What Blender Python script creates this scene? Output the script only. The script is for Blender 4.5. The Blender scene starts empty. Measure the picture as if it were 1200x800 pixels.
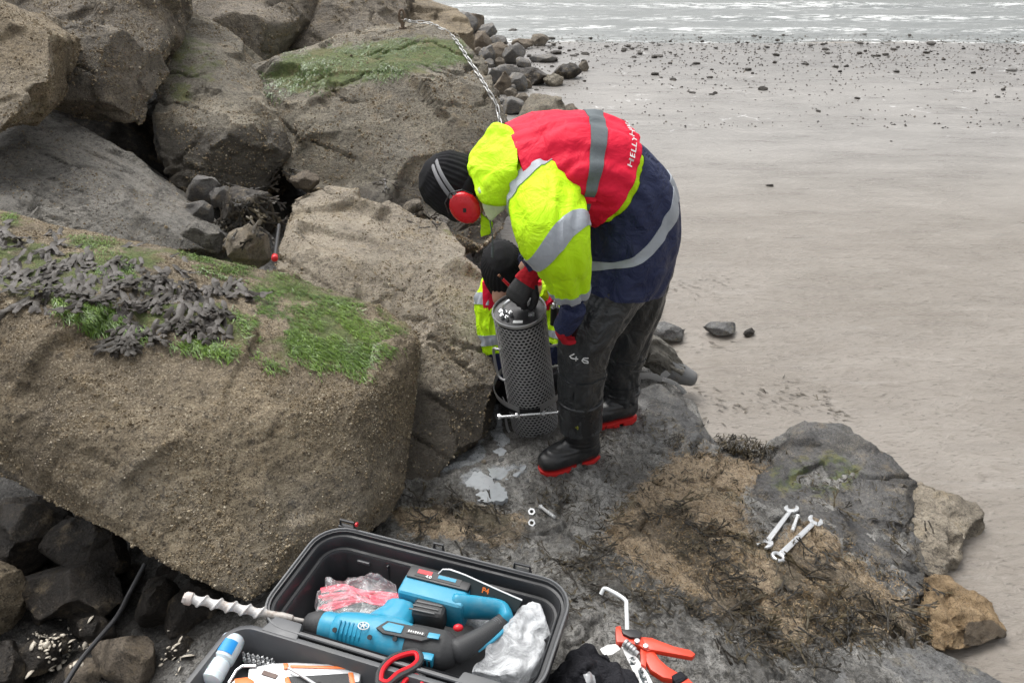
import bpy, bmesh, math, random
import numpy as np
from mathutils import Vector, Matrix, Quaternion
R = math.radians
random.seed(7)
S = bpy.context.scene
COL = S.collection
# ---------------------------------------------------------------- camera, world, sun, exposure
PITCH, CZ, F = 30.0, 2.05, 900.0
cam_d = bpy.data.cameras.new("camera"); cam = bpy.data.objects.new("camera", cam_d); COL.objects.link(cam)
cam.location = (0, 0, CZ); cam.rotation_euler = (R(90 - PITCH), 0, 0)
cam_d.sensor_width = 36; cam_d.lens = 36 * F / 1200; cam_d.clip_start = 0.02; cam_d.clip_end = 8000
S.camera = cam
SUN_EL, SUN_AZ = 62.0, -35.0        # overcast: a wide soft sun, high, a little left of straight ahead
w = bpy.data.worlds.new("World"); S.world = w; w.use_nodes = True
wn = w.node_tree; bg = wn.nodes["Background"]
sky = wn.nodes.new("ShaderNodeTexSky"); sky.sky_type = 'NISHITA'; sky.sun_disc = False
sky.sun_elevation = R(SUN_EL); sky.sun_rotation = R(SUN_AZ); sky.air_density = 1.2; sky.dust_density = 6; sky.ozone_density = 1
hs = wn.nodes.new("ShaderNodeHueSaturation"); hs.inputs['Saturation'].default_value = 0.12
wn.links.new(sky.outputs[0], hs.inputs['Color']); wn.links.new(hs.outputs[0], bg.inputs[0])
bg.inputs[1].default_value = 0.15
sd = bpy.data.lights.new("sun", 'SUN'); sd.energy = 0.95; sd.angle = R(40); sd.color = (1, 0.97, 0.92)
sun = bpy.data.objects.new("sun", sd); COL.objects.link(sun)
_sv = Vector((math.sin(R(SUN_AZ)) * math.cos(R(SUN_EL)), math.cos(R(SUN_AZ)) * math.cos(R(SUN_EL)), math.sin(R(SUN_EL))))
sun.rotation_euler = _sv.to_track_quat('Z', 'Y').to_euler(); sun.location = _sv * 30
S.view_settings.view_transform = 'Standard'; S.view_settings.look = 'None'
S.view_settings.exposure = 0.62; S.view_settings.gamma = 1
S.cycles.max_bounces = 6; S.cycles.transparent_max_bounces = 12
# ---------------------------------------------------------------- photograph pixel -> point in the place
_c, _s = math.cos(R(PITCH)), math.sin(R(PITCH))
def ray(u, v):
    x = (u - 600) / F; y = (400 - v) / F
    return Vector((x, _c + _s * y, -_s + _c * y))
CAM = Vector((0, 0, CZ))
def P(u, v, d): return CAM + ray(u, v) * d
def PZ(u, v, z): r = ray(u, v); return CAM + r * ((z - CZ) / r.z)
def PY(u, v, y): r = ray(u, v); return CAM + r * (y / r.y)
def proj(p):
    p = np.asarray(p, float); q = p - np.array([0, 0, CZ])
    d = q[..., 1] * _c - q[..., 2] * _s; y = q[..., 1] * _s + q[..., 2] * _c
    return 600 + F * q[..., 0] / d, 400 - F * y / d, d
# ---------------------------------------------------------------- noise
def _hash(ix, iy, iz, seed):
    h = (ix.astype(np.int64) * 374761393 + iy.astype(np.int64) * 668265263 + iz.astype(np.int64) * 2147483647 + seed * 1274126177) & 0xffffffff
    h = ((h ^ (h >> 13)) * 1274126177) & 0xffffffff
    return (h ^ (h >> 16)) & 0xffffffff
def perlin(p, seed=0):
    p = np.asarray(p, float); i = np.floor(p).astype(np.int64); f = p - i; u = f * f * f * (f * (f * 6 - 15) + 10)
    r = 0
    for dx in (0, 1):
        for dy in (0, 1):
            for dz in (0, 1):
                h = _hash(i[:, 0] + dx, i[:, 1] + dy, i[:, 2] + dz, seed)
                gx = (h & 1023) / 511.5 - 1; gy = ((h >> 10) & 1023) / 511.5 - 1; gz = ((h >> 20) & 1023) / 511.5 - 1
                d = gx * (f[:, 0] - dx) + gy * (f[:, 1] - dy) + gz * (f[:, 2] - dz)
                wt = (u[:, 0] if dx else 1 - u[:, 0]) * (u[:, 1] if dy else 1 - u[:, 1]) * (u[:, 2] if dz else 1 - u[:, 2])
                r = r + wt * d
    return r
def fbm(p, o=4, seed=0, gain=.5, ridge=False):
    a, s, r, p = 1, 0, 0, np.asarray(p, float)
    for k in range(o):
        n = perlin(p * 2 ** k + k * 17.3, seed + k)
        if ridge: n = .5 - np.abs(n) * 1.6
        r = r + a * n; s += a; a *= gain
    return r / s
def sm(x, a, b):
    t = np.clip((np.asarray(x, float) - a) / (b - a), 0, 1); return t * t * (3 - 2 * t)
def inpoly(u, v, poly):
    n = len(poly); c = np.zeros(np.shape(u), bool)
    for i in range(n):
        x0, y0 = poly[i][:2]; x1, y1 = poly[i - 1][:2]
        if y0 == y1: continue
        c ^= ((y0 > v) != (y1 > v)) & (u < (x1 - x0) * (v - y0) / (y1 - y0) + x0)
    return c
def polydist(u, v, poly):
    "signed distance to a polygon, positive inside"
    u = np.asarray(u, float); v = np.asarray(v, float); d = np.full(u.shape, 1e9)
    for i in range(len(poly)):
        ax, ay = poly[i][:2]; bx, by = poly[i - 1][:2]; ex, ey = bx - ax, by - ay
        t = np.clip(((u - ax) * ex + (v - ay) * ey) / (ex * ex + ey * ey + 1e-12), 0, 1)
        d = np.minimum(d, np.hypot(u - ax - t * ex, v - ay - t * ey))
    return np.where(inpoly(u, v, poly), d, -d)
# ---------------------------------------------------------------- objects
def setp(o, label=None, cat=None, group=None, kind=None):
    for k, x in (('label', label), ('category', cat), ('group', group), ('kind', kind)):
        if x: o[k] = x
    return o
def mk(name, me, mat=None, parent=None, loc=None, **kw):
    o = bpy.data.objects.new(name, me); COL.objects.link(o); me.name = name
    if mat is not None:
        for m in (mat if isinstance(mat, (list, tuple)) else [mat]): me.materials.append(m)
    if parent is not None: o.parent = parent
    if loc is not None: o.location = loc
    return setp(o, **kw)
def thing(name, label, cat, loc=(0, 0, 0), group=None, rot=None):
    o = bpy.data.objects.new(name, None); COL.objects.link(o); o.location = loc; o.empty_display_size = .05
    if rot: o.rotation_euler = rot
    return setp(o, label, cat, group)
def pymesh(V, Fc, smooth=True, sharp=None):
    me = bpy.data.meshes.new("mesh"); me.from_pydata([tuple(v) for v in V], [], [tuple(f) for f in Fc]); me.update()
    if smooth:
        me.polygons.foreach_set('use_smooth', [True] * len(me.polygons))
        if sharp: me.set_sharp_from_angle(angle=R(sharp))
    return me
def npmesh(V, T):
    "fast mesh from numpy arrays; T is (n,3) or (n,4)"
    V = np.asarray(V, np.float32); T = np.asarray(T, np.int32); k = T.shape[1]
    me = bpy.data.meshes.new("mesh"); me.vertices.add(len(V)); me.vertices.foreach_set('co', V.ravel())
    me.loops.add(T.size); me.loops.foreach_set('vertex_index', T.ravel())
    me.polygons.add(len(T)); me.polygons.foreach_set('loop_start', np.arange(0, T.size, k, dtype=np.int32))
    me.polygons.foreach_set('use_smooth', np.ones(len(T), bool)); me.update(calc_edges=True); me.validate()
    return me
def getco(me):
    a = np.empty(len(me.vertices) * 3, np.float32); me.vertices.foreach_get('co', a); return a.reshape(-1, 3).astype(float)
def getno(me):
    a = np.empty(len(me.vertices) * 3, np.float32); me.vertex_normals.foreach_get('vector', a); return a.reshape(-1, 3).astype(float)
def setco(me, co): me.vertices.foreach_set('co', np.asarray(co, np.float32).ravel()); me.update()
def attr(me, name, val):
    a = me.attributes.new(name, 'FLOAT', 'POINT'); a.data.foreach_set('value', np.asarray(val, np.float32))
def lap(me, it, k=.5):
    e = np.empty(len(me.edges) * 2, np.int32); me.edges.foreach_get('vertices', e); e = e.reshape(-1, 2); co = getco(me); n = len(co)
    deg = np.bincount(e.ravel(), minlength=n)[:, None].clip(1)
    for _ in range(it):
        s = np.zeros_like(co)
        for c in range(3):
            s[:, c] = np.bincount(e[:, 0], co[e[:, 1], c], n) + np.bincount(e[:, 1], co[e[:, 0], c], n)
        co += k * (s / deg - co)
    setco(me, co)
def evald(me, *mods):
    "mesh with modifiers applied: (type, {props})"
    o = bpy.data.objects.new("tmp", me); COL.objects.link(o)
    for t, pr in mods:
        m = o.modifiers.new(t, t)
        for k, x in pr.items(): setattr(m, k, x)
    dg = bpy.context.evaluated_depsgraph_get()
    r = bpy.data.meshes.new_from_object(o.evaluated_get(dg)); bpy.data.objects.remove(o)
    r.polygons.foreach_set('use_smooth', [True] * len(r.polygons))
    return r
def remesh(me, vox, it=2):
    r = evald(me, ('REMESH', dict(mode='VOXEL', voxel_size=vox)))
    if it: lap(r, it)
    return r
class MB:
    "collects shapes into one mesh"
    def __init__(s): s.V = []; s.F = []; s.M = []
    def add(s, V, Fc, m=0):
        b = len(s.V); s.V += [Vector(v) for v in V]; s.F += [tuple(i + b for i in f) for f in Fc]; s.M += [m] * len(Fc); return s
    def box(s, c, size, rot=None, m=0, taper=1.0):
        x, y, z = (q / 2 for q in size); c = Vector(c)
        pts = [Vector((sx * x * (taper if sz > 0 else 1), sy * y * (taper if sz > 0 else 1), sz * z)) for sz in (-1, 1) for sx, sy in ((-1, -1), (1, -1), (1, 1), (-1, 1))]
        if rot is not None: pts = [rot @ p for p in pts]
        return s.add([c + p for p in pts], [(3, 2, 1, 0), (4, 5, 6, 7), (0, 1, 5, 4), (1, 2, 6, 5), (2, 3, 7, 6), (3, 0, 4, 7)], m)
    def tube(s, pts, rad, n=10, m=0, cap=True, up=None, closed=False, round_=0):
        "sweep; rad is a number, or per point a number or (a, b) pair: a along the side, b along up"
        pts = [Vector(p) for p in pts]; N = len(pts)
        rs = [rad] * N if not isinstance(rad, (list, tuple)) else list(rad)
        if round_ and not closed:
            def rr(r, k): return tuple(q * k for q in r) if isinstance(r, (list, tuple)) else r * k
            m0 = (max(rs[0]) if isinstance(rs[0], (list, tuple)) else rs[0]) * round_; m1 = (max(rs[-1]) if isinstance(rs[-1], (list, tuple)) else rs[-1]) * round_
            d0 = (pts[0] - pts[1]).normalized(); d1 = (pts[-1] - pts[-2]).normalized()
            pts = [pts[0] + d0 * m0, pts[0] + d0 * m0 * .8, pts[0] + d0 * m0 * .45] + pts + [pts[-1] + d1 * m1 * .45, pts[-1] + d1 * m1 * .8, pts[-1] + d1 * m1]
            rs = [rr(rs[0], .25), rr(rs[0], .62), rr(rs[0], .9)] + rs + [rr(rs[-1], .9), rr(rs[-1], .62), rr(rs[-1], .25)]; N += 6
        V = []; pu = Vector(up) if up is not None else None
        for i, p in enumerate(pts):
            if closed: t = pts[(i + 1) % N] - pts[i - 1]
            else: t = pts[min(i + 1, N - 1)] - pts[max(i - 1, 0)]
            t.normalize()
            if pu is None: pu = Vector((0, 0, 1)) if abs(t.z) < .9 else Vector((0, 1, 0))
            q = pu - t * pu.dot(t)
            if q.length < 1e-4: q = t.orthogonal()
            q.normalize(); side = t.cross(q)
            if up is None: pu = q
            r = rs[i]; a, b = r if isinstance(r, (list, tuple)) else (r, r)
            for k in range(n):
                an = 2 * math.pi * k / n; V.append(p + side * (a * math.cos(an)) + q * (b * math.sin(an)))
        Fc = []
        for i in range(N if closed else N - 1):
            j = (i + 1) % N
            for k in range(n):
                l = (k + 1) % n; Fc.append((i * n + k, i * n + l, j * n + l, j * n + k))
        if cap and not closed: Fc += [tuple(range(n - 1, -1, -1)), tuple((N - 1) * n + k for k in range(n))]
        return s.add(V, Fc, m)
    def cyl(s, a, b, r, n=16, m=0, r2=None): return s.tube([a, b], [r, r if r2 is None else r2], n, m)
    def prism(s, poly, o, ex, ey, th, m=0):
        "outline in the plane (ex, ey) at o, thickened along ex x ey both ways"
        ex = Vector(ex).normalized(); ey = Vector(ey).normalized(); nz = ex.cross(ey); o = Vector(o); n = len(poly)
        V = [o + ex * x + ey * y + nz * h for h in (-th / 2, th / 2) for x, y in poly]
        return s.add(V, [tuple(range(n - 1, -1, -1)), tuple(range(n, 2 * n))] + [(i, (i + 1) % n, n + (i + 1) % n, n + i) for i in range(n)], m)
    def ball(s, c, r, m=0, seg=12, rings=8, rot=None):
        r = r if isinstance(r, (list, tuple)) else (r, r, r); V = []; c = Vector(c)
        for i in range(rings + 1):
            a = math.pi * i / rings
            for k in range(seg):
                b = 2 * math.pi * k / seg; q = Vector((math.sin(a) * math.cos(b) * r[0], math.sin(a) * math.sin(b) * r[1], math.cos(a) * r[2]))
                V.append(c + (rot @ q if rot is not None else q))
        Fc = [(i * seg + k, (i + 1) * seg + k, (i + 1) * seg + (k + 1) % seg, i * seg + (k + 1) % seg) for i in range(rings) for k in range(seg)]
        return s.add(V, Fc, m)
    def mesh(s, bevel=0, seg=2, sharp=35, merge=False):
        me = pymesh(s.V, s.F, False)
        if s.M and max(s.M) > 0: me.polygons.foreach_set('material_index', s.M)
        if bevel or merge:
            bm = bmesh.new(); bm.from_mesh(me)
            if merge: bmesh.ops.remove_doubles(bm, verts=bm.verts, dist=1e-5)
            if bevel:
                bmesh.ops.recalc_face_normals(bm, faces=bm.faces)
                ed = [e for e in bm.edges if len(e.link_faces) == 2 and e.calc_face_angle(0) > R(30)]
                bmesh.ops.bevel(bm, geom=ed, offset=bevel, segments=seg, affect='EDGES', profile=.6, clamp_overlap=True)
            bm.to_mesh(me); bm.free()
        me.polygons.foreach_set('use_smooth', [True] * len(me.polygons)); me.set_sharp_from_angle(angle=R(sharp))
        return me
    def build(s, name, mat, parent=None, bevel=0, seg=2, sharp=35, loc=None, merge=False, **kw):
        return mk(name, s.mesh(bevel, seg, sharp, merge), mat, parent, loc, **kw)
def arc(c, a, b, r, t0, t1, n):
    "points on an arc in the plane of a, b"
    c, a, b = Vector(c), Vector(a), Vector(b)
    return [c + a * (r * math.cos(t0 + (t1 - t0) * i / n)) + b * (r * math.sin(t0 + (t1 - t0) * i / n)) for i in range(n + 1)]
def spline(pts, k=6):
    pts = [Vector(p) for p in pts]; out = []
    for i in range(len(pts) - 1):
        p0, p1, p2, p3 = pts[max(i - 1, 0)], pts[i], pts[i + 1], pts[min(i + 2, len(pts) - 1)]
        for j in range(k):
            t = j / k; out.append(.5 * (2 * p1 + (p2 - p0) * t + (2 * p0 - 5 * p1 + 4 * p2 - p3) * t * t + (3 * p1 - p0 - 3 * p2 + p3) * t ** 3))
    return out + [pts[-1]]
def lerps(vals, k=6):
    out = []
    for i in range(len(vals) - 1):
        for j in range(k):
            t = j / k; a, b = vals[i], vals[i + 1]
            out.append(tuple(x + (y - x) * t for x, y in zip(a, b)) if isinstance(a, (tuple, list)) else a + (b - a) * t)
    return out + [vals[-1]]
# ---------------------------------------------------------------- materials
class NT:
    def __init__(s, name):
        s.m = bpy.data.materials.new(name); s.m.use_nodes = True; s.t = s.m.node_tree; s.b = s.t.nodes["Principled BSDF"]; s.o = s.t.nodes["Material Output"]
    def n(s, ty, **kw):
        x = s.t.nodes.new(ty)
        for k, v in kw.items():
            if k.startswith('i_'): s.set(x.inputs[k[2:].replace('_', ' ')], v)
            else: setattr(x, k, v)
        return x
    def set(s, inp, v):
        if isinstance(v, bpy.types.NodeSocket): s.t.links.new(v, inp)
        else:
            if inp.type == 'RGBA' and len(v) == 3: v = (*v, 1)
            inp.default_value = v
    def co(s, kind='Object'): return s.n('ShaderNodeTexCoord').outputs[kind]
    def noise(s, scale, detail=5, rough=.6, vec=None, dist=0):
        x = s.n('ShaderNodeTexNoise'); x.inputs['Scale'].default_value = scale; x.inputs['Detail'].default_value = detail; x.inputs['Roughness'].default_value = rough; x.inputs['Distortion'].default_value = dist
        s.set(x.inputs['Vector'], vec if vec is not None else s.co()); return x.outputs['Fac']
    def voro(s, scale, vec=None, feat='F1', out='Distance', rnd=1):
        x = s.n('ShaderNodeTexVoronoi', feature=feat); x.inputs['Scale'].default_value = scale; x.inputs['Randomness'].default_value = rnd
        s.set(x.inputs['Vector'], vec if vec is not None else s.co()); return x.outputs[out]
    def ramp(s, fac, a, b, lo=0., hi=1.):
        x = s.n('ShaderNodeMapRange', interpolation_type='SMOOTHSTEP'); s.set(x.inputs[0], fac)
        for i, v in enumerate((a, b, lo, hi)): s.set(x.inputs[i + 1], v)
        return x.outputs[0]
    def math(s, op, a, b=0., c=None):
        x = s.n('ShaderNodeMath', operation=op); s.set(x.inputs[0], a); s.set(x.inputs[1], b)
        if c is not None: s.set(x.inputs[2], c)
        return x.outputs[0]
    def mix(s, f, a, b, bt='MIX'):
        x = s.n('ShaderNodeMix', data_type='RGBA', blend_type=bt); s.set(x.inputs['Factor'], f); s.set(x.inputs[6], a); s.set(x.inputs[7], b); return x.outputs[2]
    def map(s, scale=(1, 1, 1), rot=(0, 0, 0), vec=None):
        x = s.n('ShaderNodeMapping'); x.inputs['Scale'].default_value = scale; x.inputs['Rotation'].default_value = rot; s.set(x.inputs['Vector'], vec if vec is not None else s.co()); return x.outputs[0]
    def attr(s, name): return s.n('ShaderNodeAttribute', attribute_name=name).outputs['Fac']
    def bump(s, h, dist, st=1., nrm=None):
        x = s.n('ShaderNodeBump'); x.inputs['Distance'].default_value = dist; x.inputs['Strength'].default_value = st; s.set(x.inputs['Height'], h)
        if nrm is not None: s.set(x.inputs['Normal'], nrm)
        return x.outputs[0]
    def out(s, col=None, rough=None, nrm=None, metal=None, spec=None, **kw):
        for k, v in (('Base Color', col), ('Roughness', rough), ('Normal', nrm), ('Metallic', metal), ('Specular IOR Level', spec)):
            if v is not None: s.set(s.b.inputs[k], v)
        for k, v in kw.items(): s.set(s.b.inputs[k.replace('_', ' ')], v)
        return s.m
def plain(name, col, rough=.5, metal=0., grain=.0, gs=60, wear=.12, bump=.0, ws=12, wcol=None):
    "a colour with uneven tone, dust and fine relief"
    t = NT(name); n1 = t.noise(ws, 6, .65); n2 = t.noise(gs, 3)
    d = wcol if wcol else tuple(c * .55 for c in col); c = t.mix(t.ramp(n1, .45, .75, 0, wear * 3), col, d)
    if grain: c = t.mix(t.ramp(n2, .4, .7, 0, grain), c, tuple(min(1, q * 1.6 + .02) for q in col))
    nr = t.bump(n2, .002, bump) if bump else None
    return t.out(c, t.ramp(n1, .3, .7, max(.05, rough - .1), min(1, rough + .12)), nr, metal)
def cloth(name, col, rough=.75, weave=900, wr=.5, dirt=.15, dcol=(.12, .1, .08), ws=5, wrd=.02, spec=.22):
    t = NT(name); n1 = t.noise(ws * 2, 7, .65); wv = t.noise(weave, 2); wk = t.noise(ws * 3, 4, .55, dist=.6)
    c = t.mix(t.ramp(n1, .5, .8, 0, dirt), col, dcol)
    c = t.mix(t.ramp(wv, .3, .7, 0, .12), c, tuple(q * .6 for q in col))
    nr = t.bump(wk, wrd, wr); nr = t.bump(wv, .001, .3, nr)
    return t.out(c, rough, nr, spec=spec)
# ================================================================= sand, sea, rock platform
def idw(x, y, A, p=3.0):
    x = np.asarray(x, float); w = 0; s = 0
    for ax, ay, az in A:
        k = 1 / (np.hypot(x - ax, y - ay) ** p + .004); s = s + k * az; w = w + k
    return s / w
_anch = [(660, 550, .13), (720, 490, .14), (800, 470, .10), (560, 520, .10), (480, 600, .20), (600, 640, .20), (700, 690, .30), (620, 580, .14), (560, 575, .14),
         (760, 560, .14), (820, 520, .08), (870, 560, .08), (925, 620, .14), (850, 640, .20), (980, 560, .12), (1060, 600, .06), (1090, 700, .04), (950, 720, .18), (820, 790, .33),
         (1000, 790, .18), (1150, 790, .10), (640, 760, .40), (420, 760, .43), (300, 740, .36), (215, 790, .24), (60, 760, .18), (130, 700, .16), (60, 620, .2), (230, 690, .22), (-20, 700, .2), (150, 640, .18)]
ANCH = [(*PZ(u, v, z).xy, z) for u, v, z in _anch] + [(-1.5, 3, .4), (-1, 4, .2), (0, 3.6, .02), (-2.5, 2.5, .6), (-2, 4.5, .4), (-.5, 0, .3), (.8, .3, .4), (-1.8, .6, .2), (2, .6, .2)]
PLAT = [PZ(u, v, .06).xy for u, v in ((740, 425), (775, 440), (822, 478), (835, 515), (878, 528), (925, 500), (985, 505), (1065, 560), (1078, 640), (1092, 700), (1085, 755), (1180, 812), (1500, 1100))]
PLAT = [(p.x, p.y) for p in PLAT] + [(2.2, -.6), (-4, -.6), (-4, 5.6), (-.3, 5.6), (.12, 4.2), (.25, 3.3)]
def plat_h(x, y):
    p3 = np.stack([x, y, 0 * x], 1)
    h = idw(x, y, ANCH)
    h = h + .008 * fbm(p3 * 30, 4, 71, .65) - .03 * (1 - sm(np.abs(fbm(p3 * 2.6 + 3, 4, 77)), 0, .035)) * sm(fbm(p3 * 1.5, 2, 78), -.1, .15) + .035 * fbm(p3 * 3.2, 4, 3) + .045 * fbm(p3 * 7, 4, 9, .6, ridge=True) + .016 * fbm(p3 * np.array([24, 30, 1]), 3, 21)
    t = fbm(p3 * 2.3 + 5, 3, 30) * 4; h = h + .018 * (np.floor(t) + sm(t - np.floor(t), .75, 1)) * .6   # broken ledges
    d = polydist(x + .05 * perlin(p3 * 9, 2), y + .05 * perlin(p3 * 9, 8), PLAT)
    return h * sm(d, -.05, .07) - .12 * (1 - sm(d, -.05, .05)), d
def grid(xs, ys):
    X, Y = np.meshgrid(xs, ys); nx, ny = len(xs), len(ys)
    i = np.arange((ny - 1) * nx).reshape(ny - 1, nx)[:, :-1].ravel()
    return X.ravel(), Y.ravel(), np.stack([i, i + 1, i + nx + 1, i + nx], 1)
WATER = 14.1
def sand_h(x, y):
    p3 = np.stack([x, y, 0 * x], 1)
    sl = np.where(y > 7, -(y - 7) * .012, 0.); sl = np.where(y > WATER - 1, sl - (y - WATER + 1) * .05, sl).clip(-6, 1)
    near = sm(-y, -9, -5)
    hump = .05 * np.exp(-((x - 2.0) ** 2 + (y - 4.6) ** 2) / 3)
    pool = -.035 * np.exp(-(((x - .75) / .35) ** 2 + ((y - 3.45) / .3) ** 2)) - .03 * np.exp(-(((x - 1.35) / .3) ** 2 + ((y - 2.2) / .7) ** 2))
    return sl + .018 * fbm(p3 * np.array([.5, .8, 1]), 3, 40) + near * (.010 * fbm(p3 * np.array([1.6, 3.0, 1]), 4, 44) + .0028 * fbm(p3 * 14, 4, 47)) + hump + pool
# --- sand
t = NT('wet_sand'); o = t.co(); rp = t.map((1, 2.6, 1), (0, 0, R(-24)))
n1 = t.noise(.9, 6, .6, t.map((1, 2.2, 1), (0, 0, R(-20)))); n2 = t.noise(7, 6, .65, rp, 1.2); n3 = t.noise(420, 2, .7); n4 = t.noise(28, 4, .6, rp, .5)
sep = t.n('ShaderNodeSeparateXYZ'); t.set(sep.inputs[0], o); yy = sep.outputs[1]
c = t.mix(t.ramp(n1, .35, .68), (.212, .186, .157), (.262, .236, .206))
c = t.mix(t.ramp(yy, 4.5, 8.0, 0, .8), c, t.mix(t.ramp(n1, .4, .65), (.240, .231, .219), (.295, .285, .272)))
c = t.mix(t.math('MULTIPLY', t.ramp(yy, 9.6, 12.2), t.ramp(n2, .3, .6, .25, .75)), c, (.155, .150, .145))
nf = t.math('SUBTRACT', 1., t.ramp(yy, 4, 6.5))
c = t.mix(t.math('MULTIPLY', nf, t.ramp(n2, .50, .66, 0, .5)), c, (.145, .125, .10))
c = t.mix(t.math('MULTIPLY', nf, t.ramp(n4, .57, .68, 0, .7)), c, (.10, .088, .072))
c = t.mix(t.ramp(n3, .35, .75, 0, .35), c, (.17, .15, .13)); c = t.mix(t.ramp(n3, .62, .8, 0, .3), c, (.6, .57, .53))
st = t.noise(2.2, 6, .68, t.map((.7, 5.0, 1), (0, 0, R(-22))), .5); c = t.mix(t.ramp(st, .50, .70, 0, .30), c, (.165, .148, .13)); c = t.mix(t.ramp(st, .46, .30, 0, .25), c, (.36, .34, .315))
fv = t.voro(2.6, t.map((1, 1.5, 1)), 'DISTANCE_TO_EDGE'); fn = t.noise(2.2, 5, .7); fd = t.noise(30, 3, .7)
fm = t.math('MULTIPLY', t.math('MULTIPLY', t.ramp(fv, .015, .05, 1, 0), t.ramp(fn, .56, .66)), t.math('MULTIPLY', t.ramp(yy, 6.8, 8.6), t.ramp(fd, .42, .56)))
c = t.mix(t.math('MULTIPLY', fm, .7), c, (.75, .75, .74))
nr = t.bump(n4, .015, .45, t.bump(n2, .03, .4)); nr = t.bump(n3, .002, .5, nr)
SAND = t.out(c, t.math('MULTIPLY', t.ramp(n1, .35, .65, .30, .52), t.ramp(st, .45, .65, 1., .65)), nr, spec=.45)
xs = np.concatenate([-np.geomspace(3000, 2.7, 26), np.linspace(-2.5, 9, 231), np.geomspace(9.3, 3000, 26)])
ys = np.concatenate([np.linspace(-400, -6, 6), np.linspace(-4, .5, 8), np.linspace(.7, 7, 211), np.geomspace(7.05, 22, 70), np.geomspace(23, 4000, 20)])
X, Y, Q = grid(xs, ys); sand = mk('sand', npmesh(np.stack([X, Y, sand_h(X, Y)], 1), Q), SAND, kind='structure')
# --- sea
t = NT('sea_water'); o = t.co(); wv = t.map((.55, 1.9, 1)); n1 = t.noise(2.0, 5, .6, wv, .8); n2 = t.noise(9, 4, .6, t.map((.6, 1.6, 1))); fo = t.attr('foam')
lace = t.voro(1.6, t.map((.6, 2.6, 1)), 'DISTANCE_TO_EDGE'); fz = t.noise(5, 6, .75, t.map((.5, 1.7, 1)), .6)
fmask = t.math('MAXIMUM', t.math('MULTIPLY', fo, t.ramp(fz, .47, .60)), t.math('MULTIPLY', t.math('MULTIPLY', t.ramp(lace, .02, .07, 1, 0), t.ramp(fz, .50, .64)), t.ramp(n1, .45, .62, .1, .8)))
c = t.mix(t.ramp(n1, .35, .7), (.13, .142, .136), (.20, .21, .20)); c = t.mix(t.attr('silt'), c, (.27, .22, .17)); c = t.mix(fmask, c, (.82, .83, .82))
SEA = t.out(c, t.ramp(fmask, 0, 1, .22, .7), t.bump(n2, .03, .5, t.bump(n1, .08, .5)), spec=.5)
xs = np.concatenate([-np.geomspace(4000, 13, 14), np.linspace(-12, 26, 381), np.geomspace(28, 4000, 14)]); ys = np.concatenate([np.linspace(WATER - .9, 24, 200), np.geomspace(24.5, 4000, 26)])
X, Y, Q = grid(xs, ys); p3 = np.stack([X, Y, 0 * X], 1)
fade = sm(-Y, -60, -24); wob = .55 * fbm(np.stack([X * .32, 0 * X + 3, 0 * X], 1), 3, 61); wob2 = .3 * perlin(p3 * np.array([.9, .3, 1]), 66)
Z = -.148 + .01 * fbm(p3 * np.array([1, 2.5, 1]), 3, 62); foam = 0 * X; silt = 0 * X
for k, (yc, h, wd) in enumerate(((WATER + .35, .045, .22), (WATER + 1.7, .06, .3), (WATER + 3.3, .07, .35), (WATER + 5.4, .1, .45), (WATER + 8, .12, .6))):
    br = .35 + .65 * sm(fbm(np.stack([X * .22 + 9 * k, 0 * X, 0 * X], 1), 3, 70 + k), -.25, .25)
    d = (Y - yc - wob - wob2) / wd; Z += h * br * np.exp(-d * d) * fade; foam = np.maximum(foam, br * np.exp(-((d + .5) / .75) ** 2)); silt = np.maximum(silt, np.exp(-((d + 1.2) / .35) ** 2) * (1 if k == 0 else .0) * sm(br, .4, .9))
foam = np.maximum(foam, .75 * sm(X, -2, -6) * 0 + .6 * sm(-(Y - WATER), -2.2, .3) * sm(-X, -3.5, 1.0))
Z = np.where(Y < WATER, Z - (WATER - Y) * .02, Z)
me = npmesh(np.stack([X, Y, Z], 1), Q); attr(me, 'foam', foam); attr(me, 'silt', silt * .8); mk('sea', me, SEA, kind='structure')
# --- rock platform
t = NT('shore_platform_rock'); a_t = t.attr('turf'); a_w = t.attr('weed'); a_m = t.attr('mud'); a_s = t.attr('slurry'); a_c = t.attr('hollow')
n1 = t.noise(5, 8, .68); n2 = t.noise(24, 7, .72); n3 = t.noise(150, 3, .75); n5 = t.noise(60, 5, .75, dist=.8); lay = t.noise(7, 8, .72, t.map((3.2, .8, 1), (0, 0, R(35))), 1.0)
g = t.mix(t.ramp(n1, .38, .62), (.14, .136, .128), (.36, .352, .332)); g = t.mix(t.ramp(lay, .46, .58, 0, .5), g, (.050, .046, .040)); g = t.mix(t.ramp(n2, .54, .68, 0, .7), g, (.25, .225, .185)); g = t.mix(t.ramp(n5, .48, .60, 0, .85), g, (.040, .038, .032)); g = t.mix(t.ramp(n5, .26, .40, .5, 0), g, (.17, .115, .065))
tu = t.mix(t.ramp(n2, .38, .60), (.37, .285, .19), (.23, .17, .11)); tu = t.mix(t.ramp(n3, .48, .62, 0, .8), tu, (.48, .38, .25)); tu = t.mix(t.ramp(n1, .52, .64, 0, .6), tu, (.10, .095, .05)); tu = t.mix(t.ramp(n5, .54, .66, 0, .75), tu, (.05, .038, .026))
jt = t.math('ADD', t.math('MULTIPLY', t.math('SUBTRACT', n2, .5), 1.7), t.math('MULTIPLY', t.math('SUBTRACT', n5, .5), 1.6))
f = t.ramp(t.math('ADD', a_t, jt), .40, .72); c = t.mix(f, g, tu)
f2 = t.ramp(t.math('ADD', a_w, jt), .45, .75, 0, .6); c = t.mix(f2, c, (.040, .034, .025))
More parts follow.
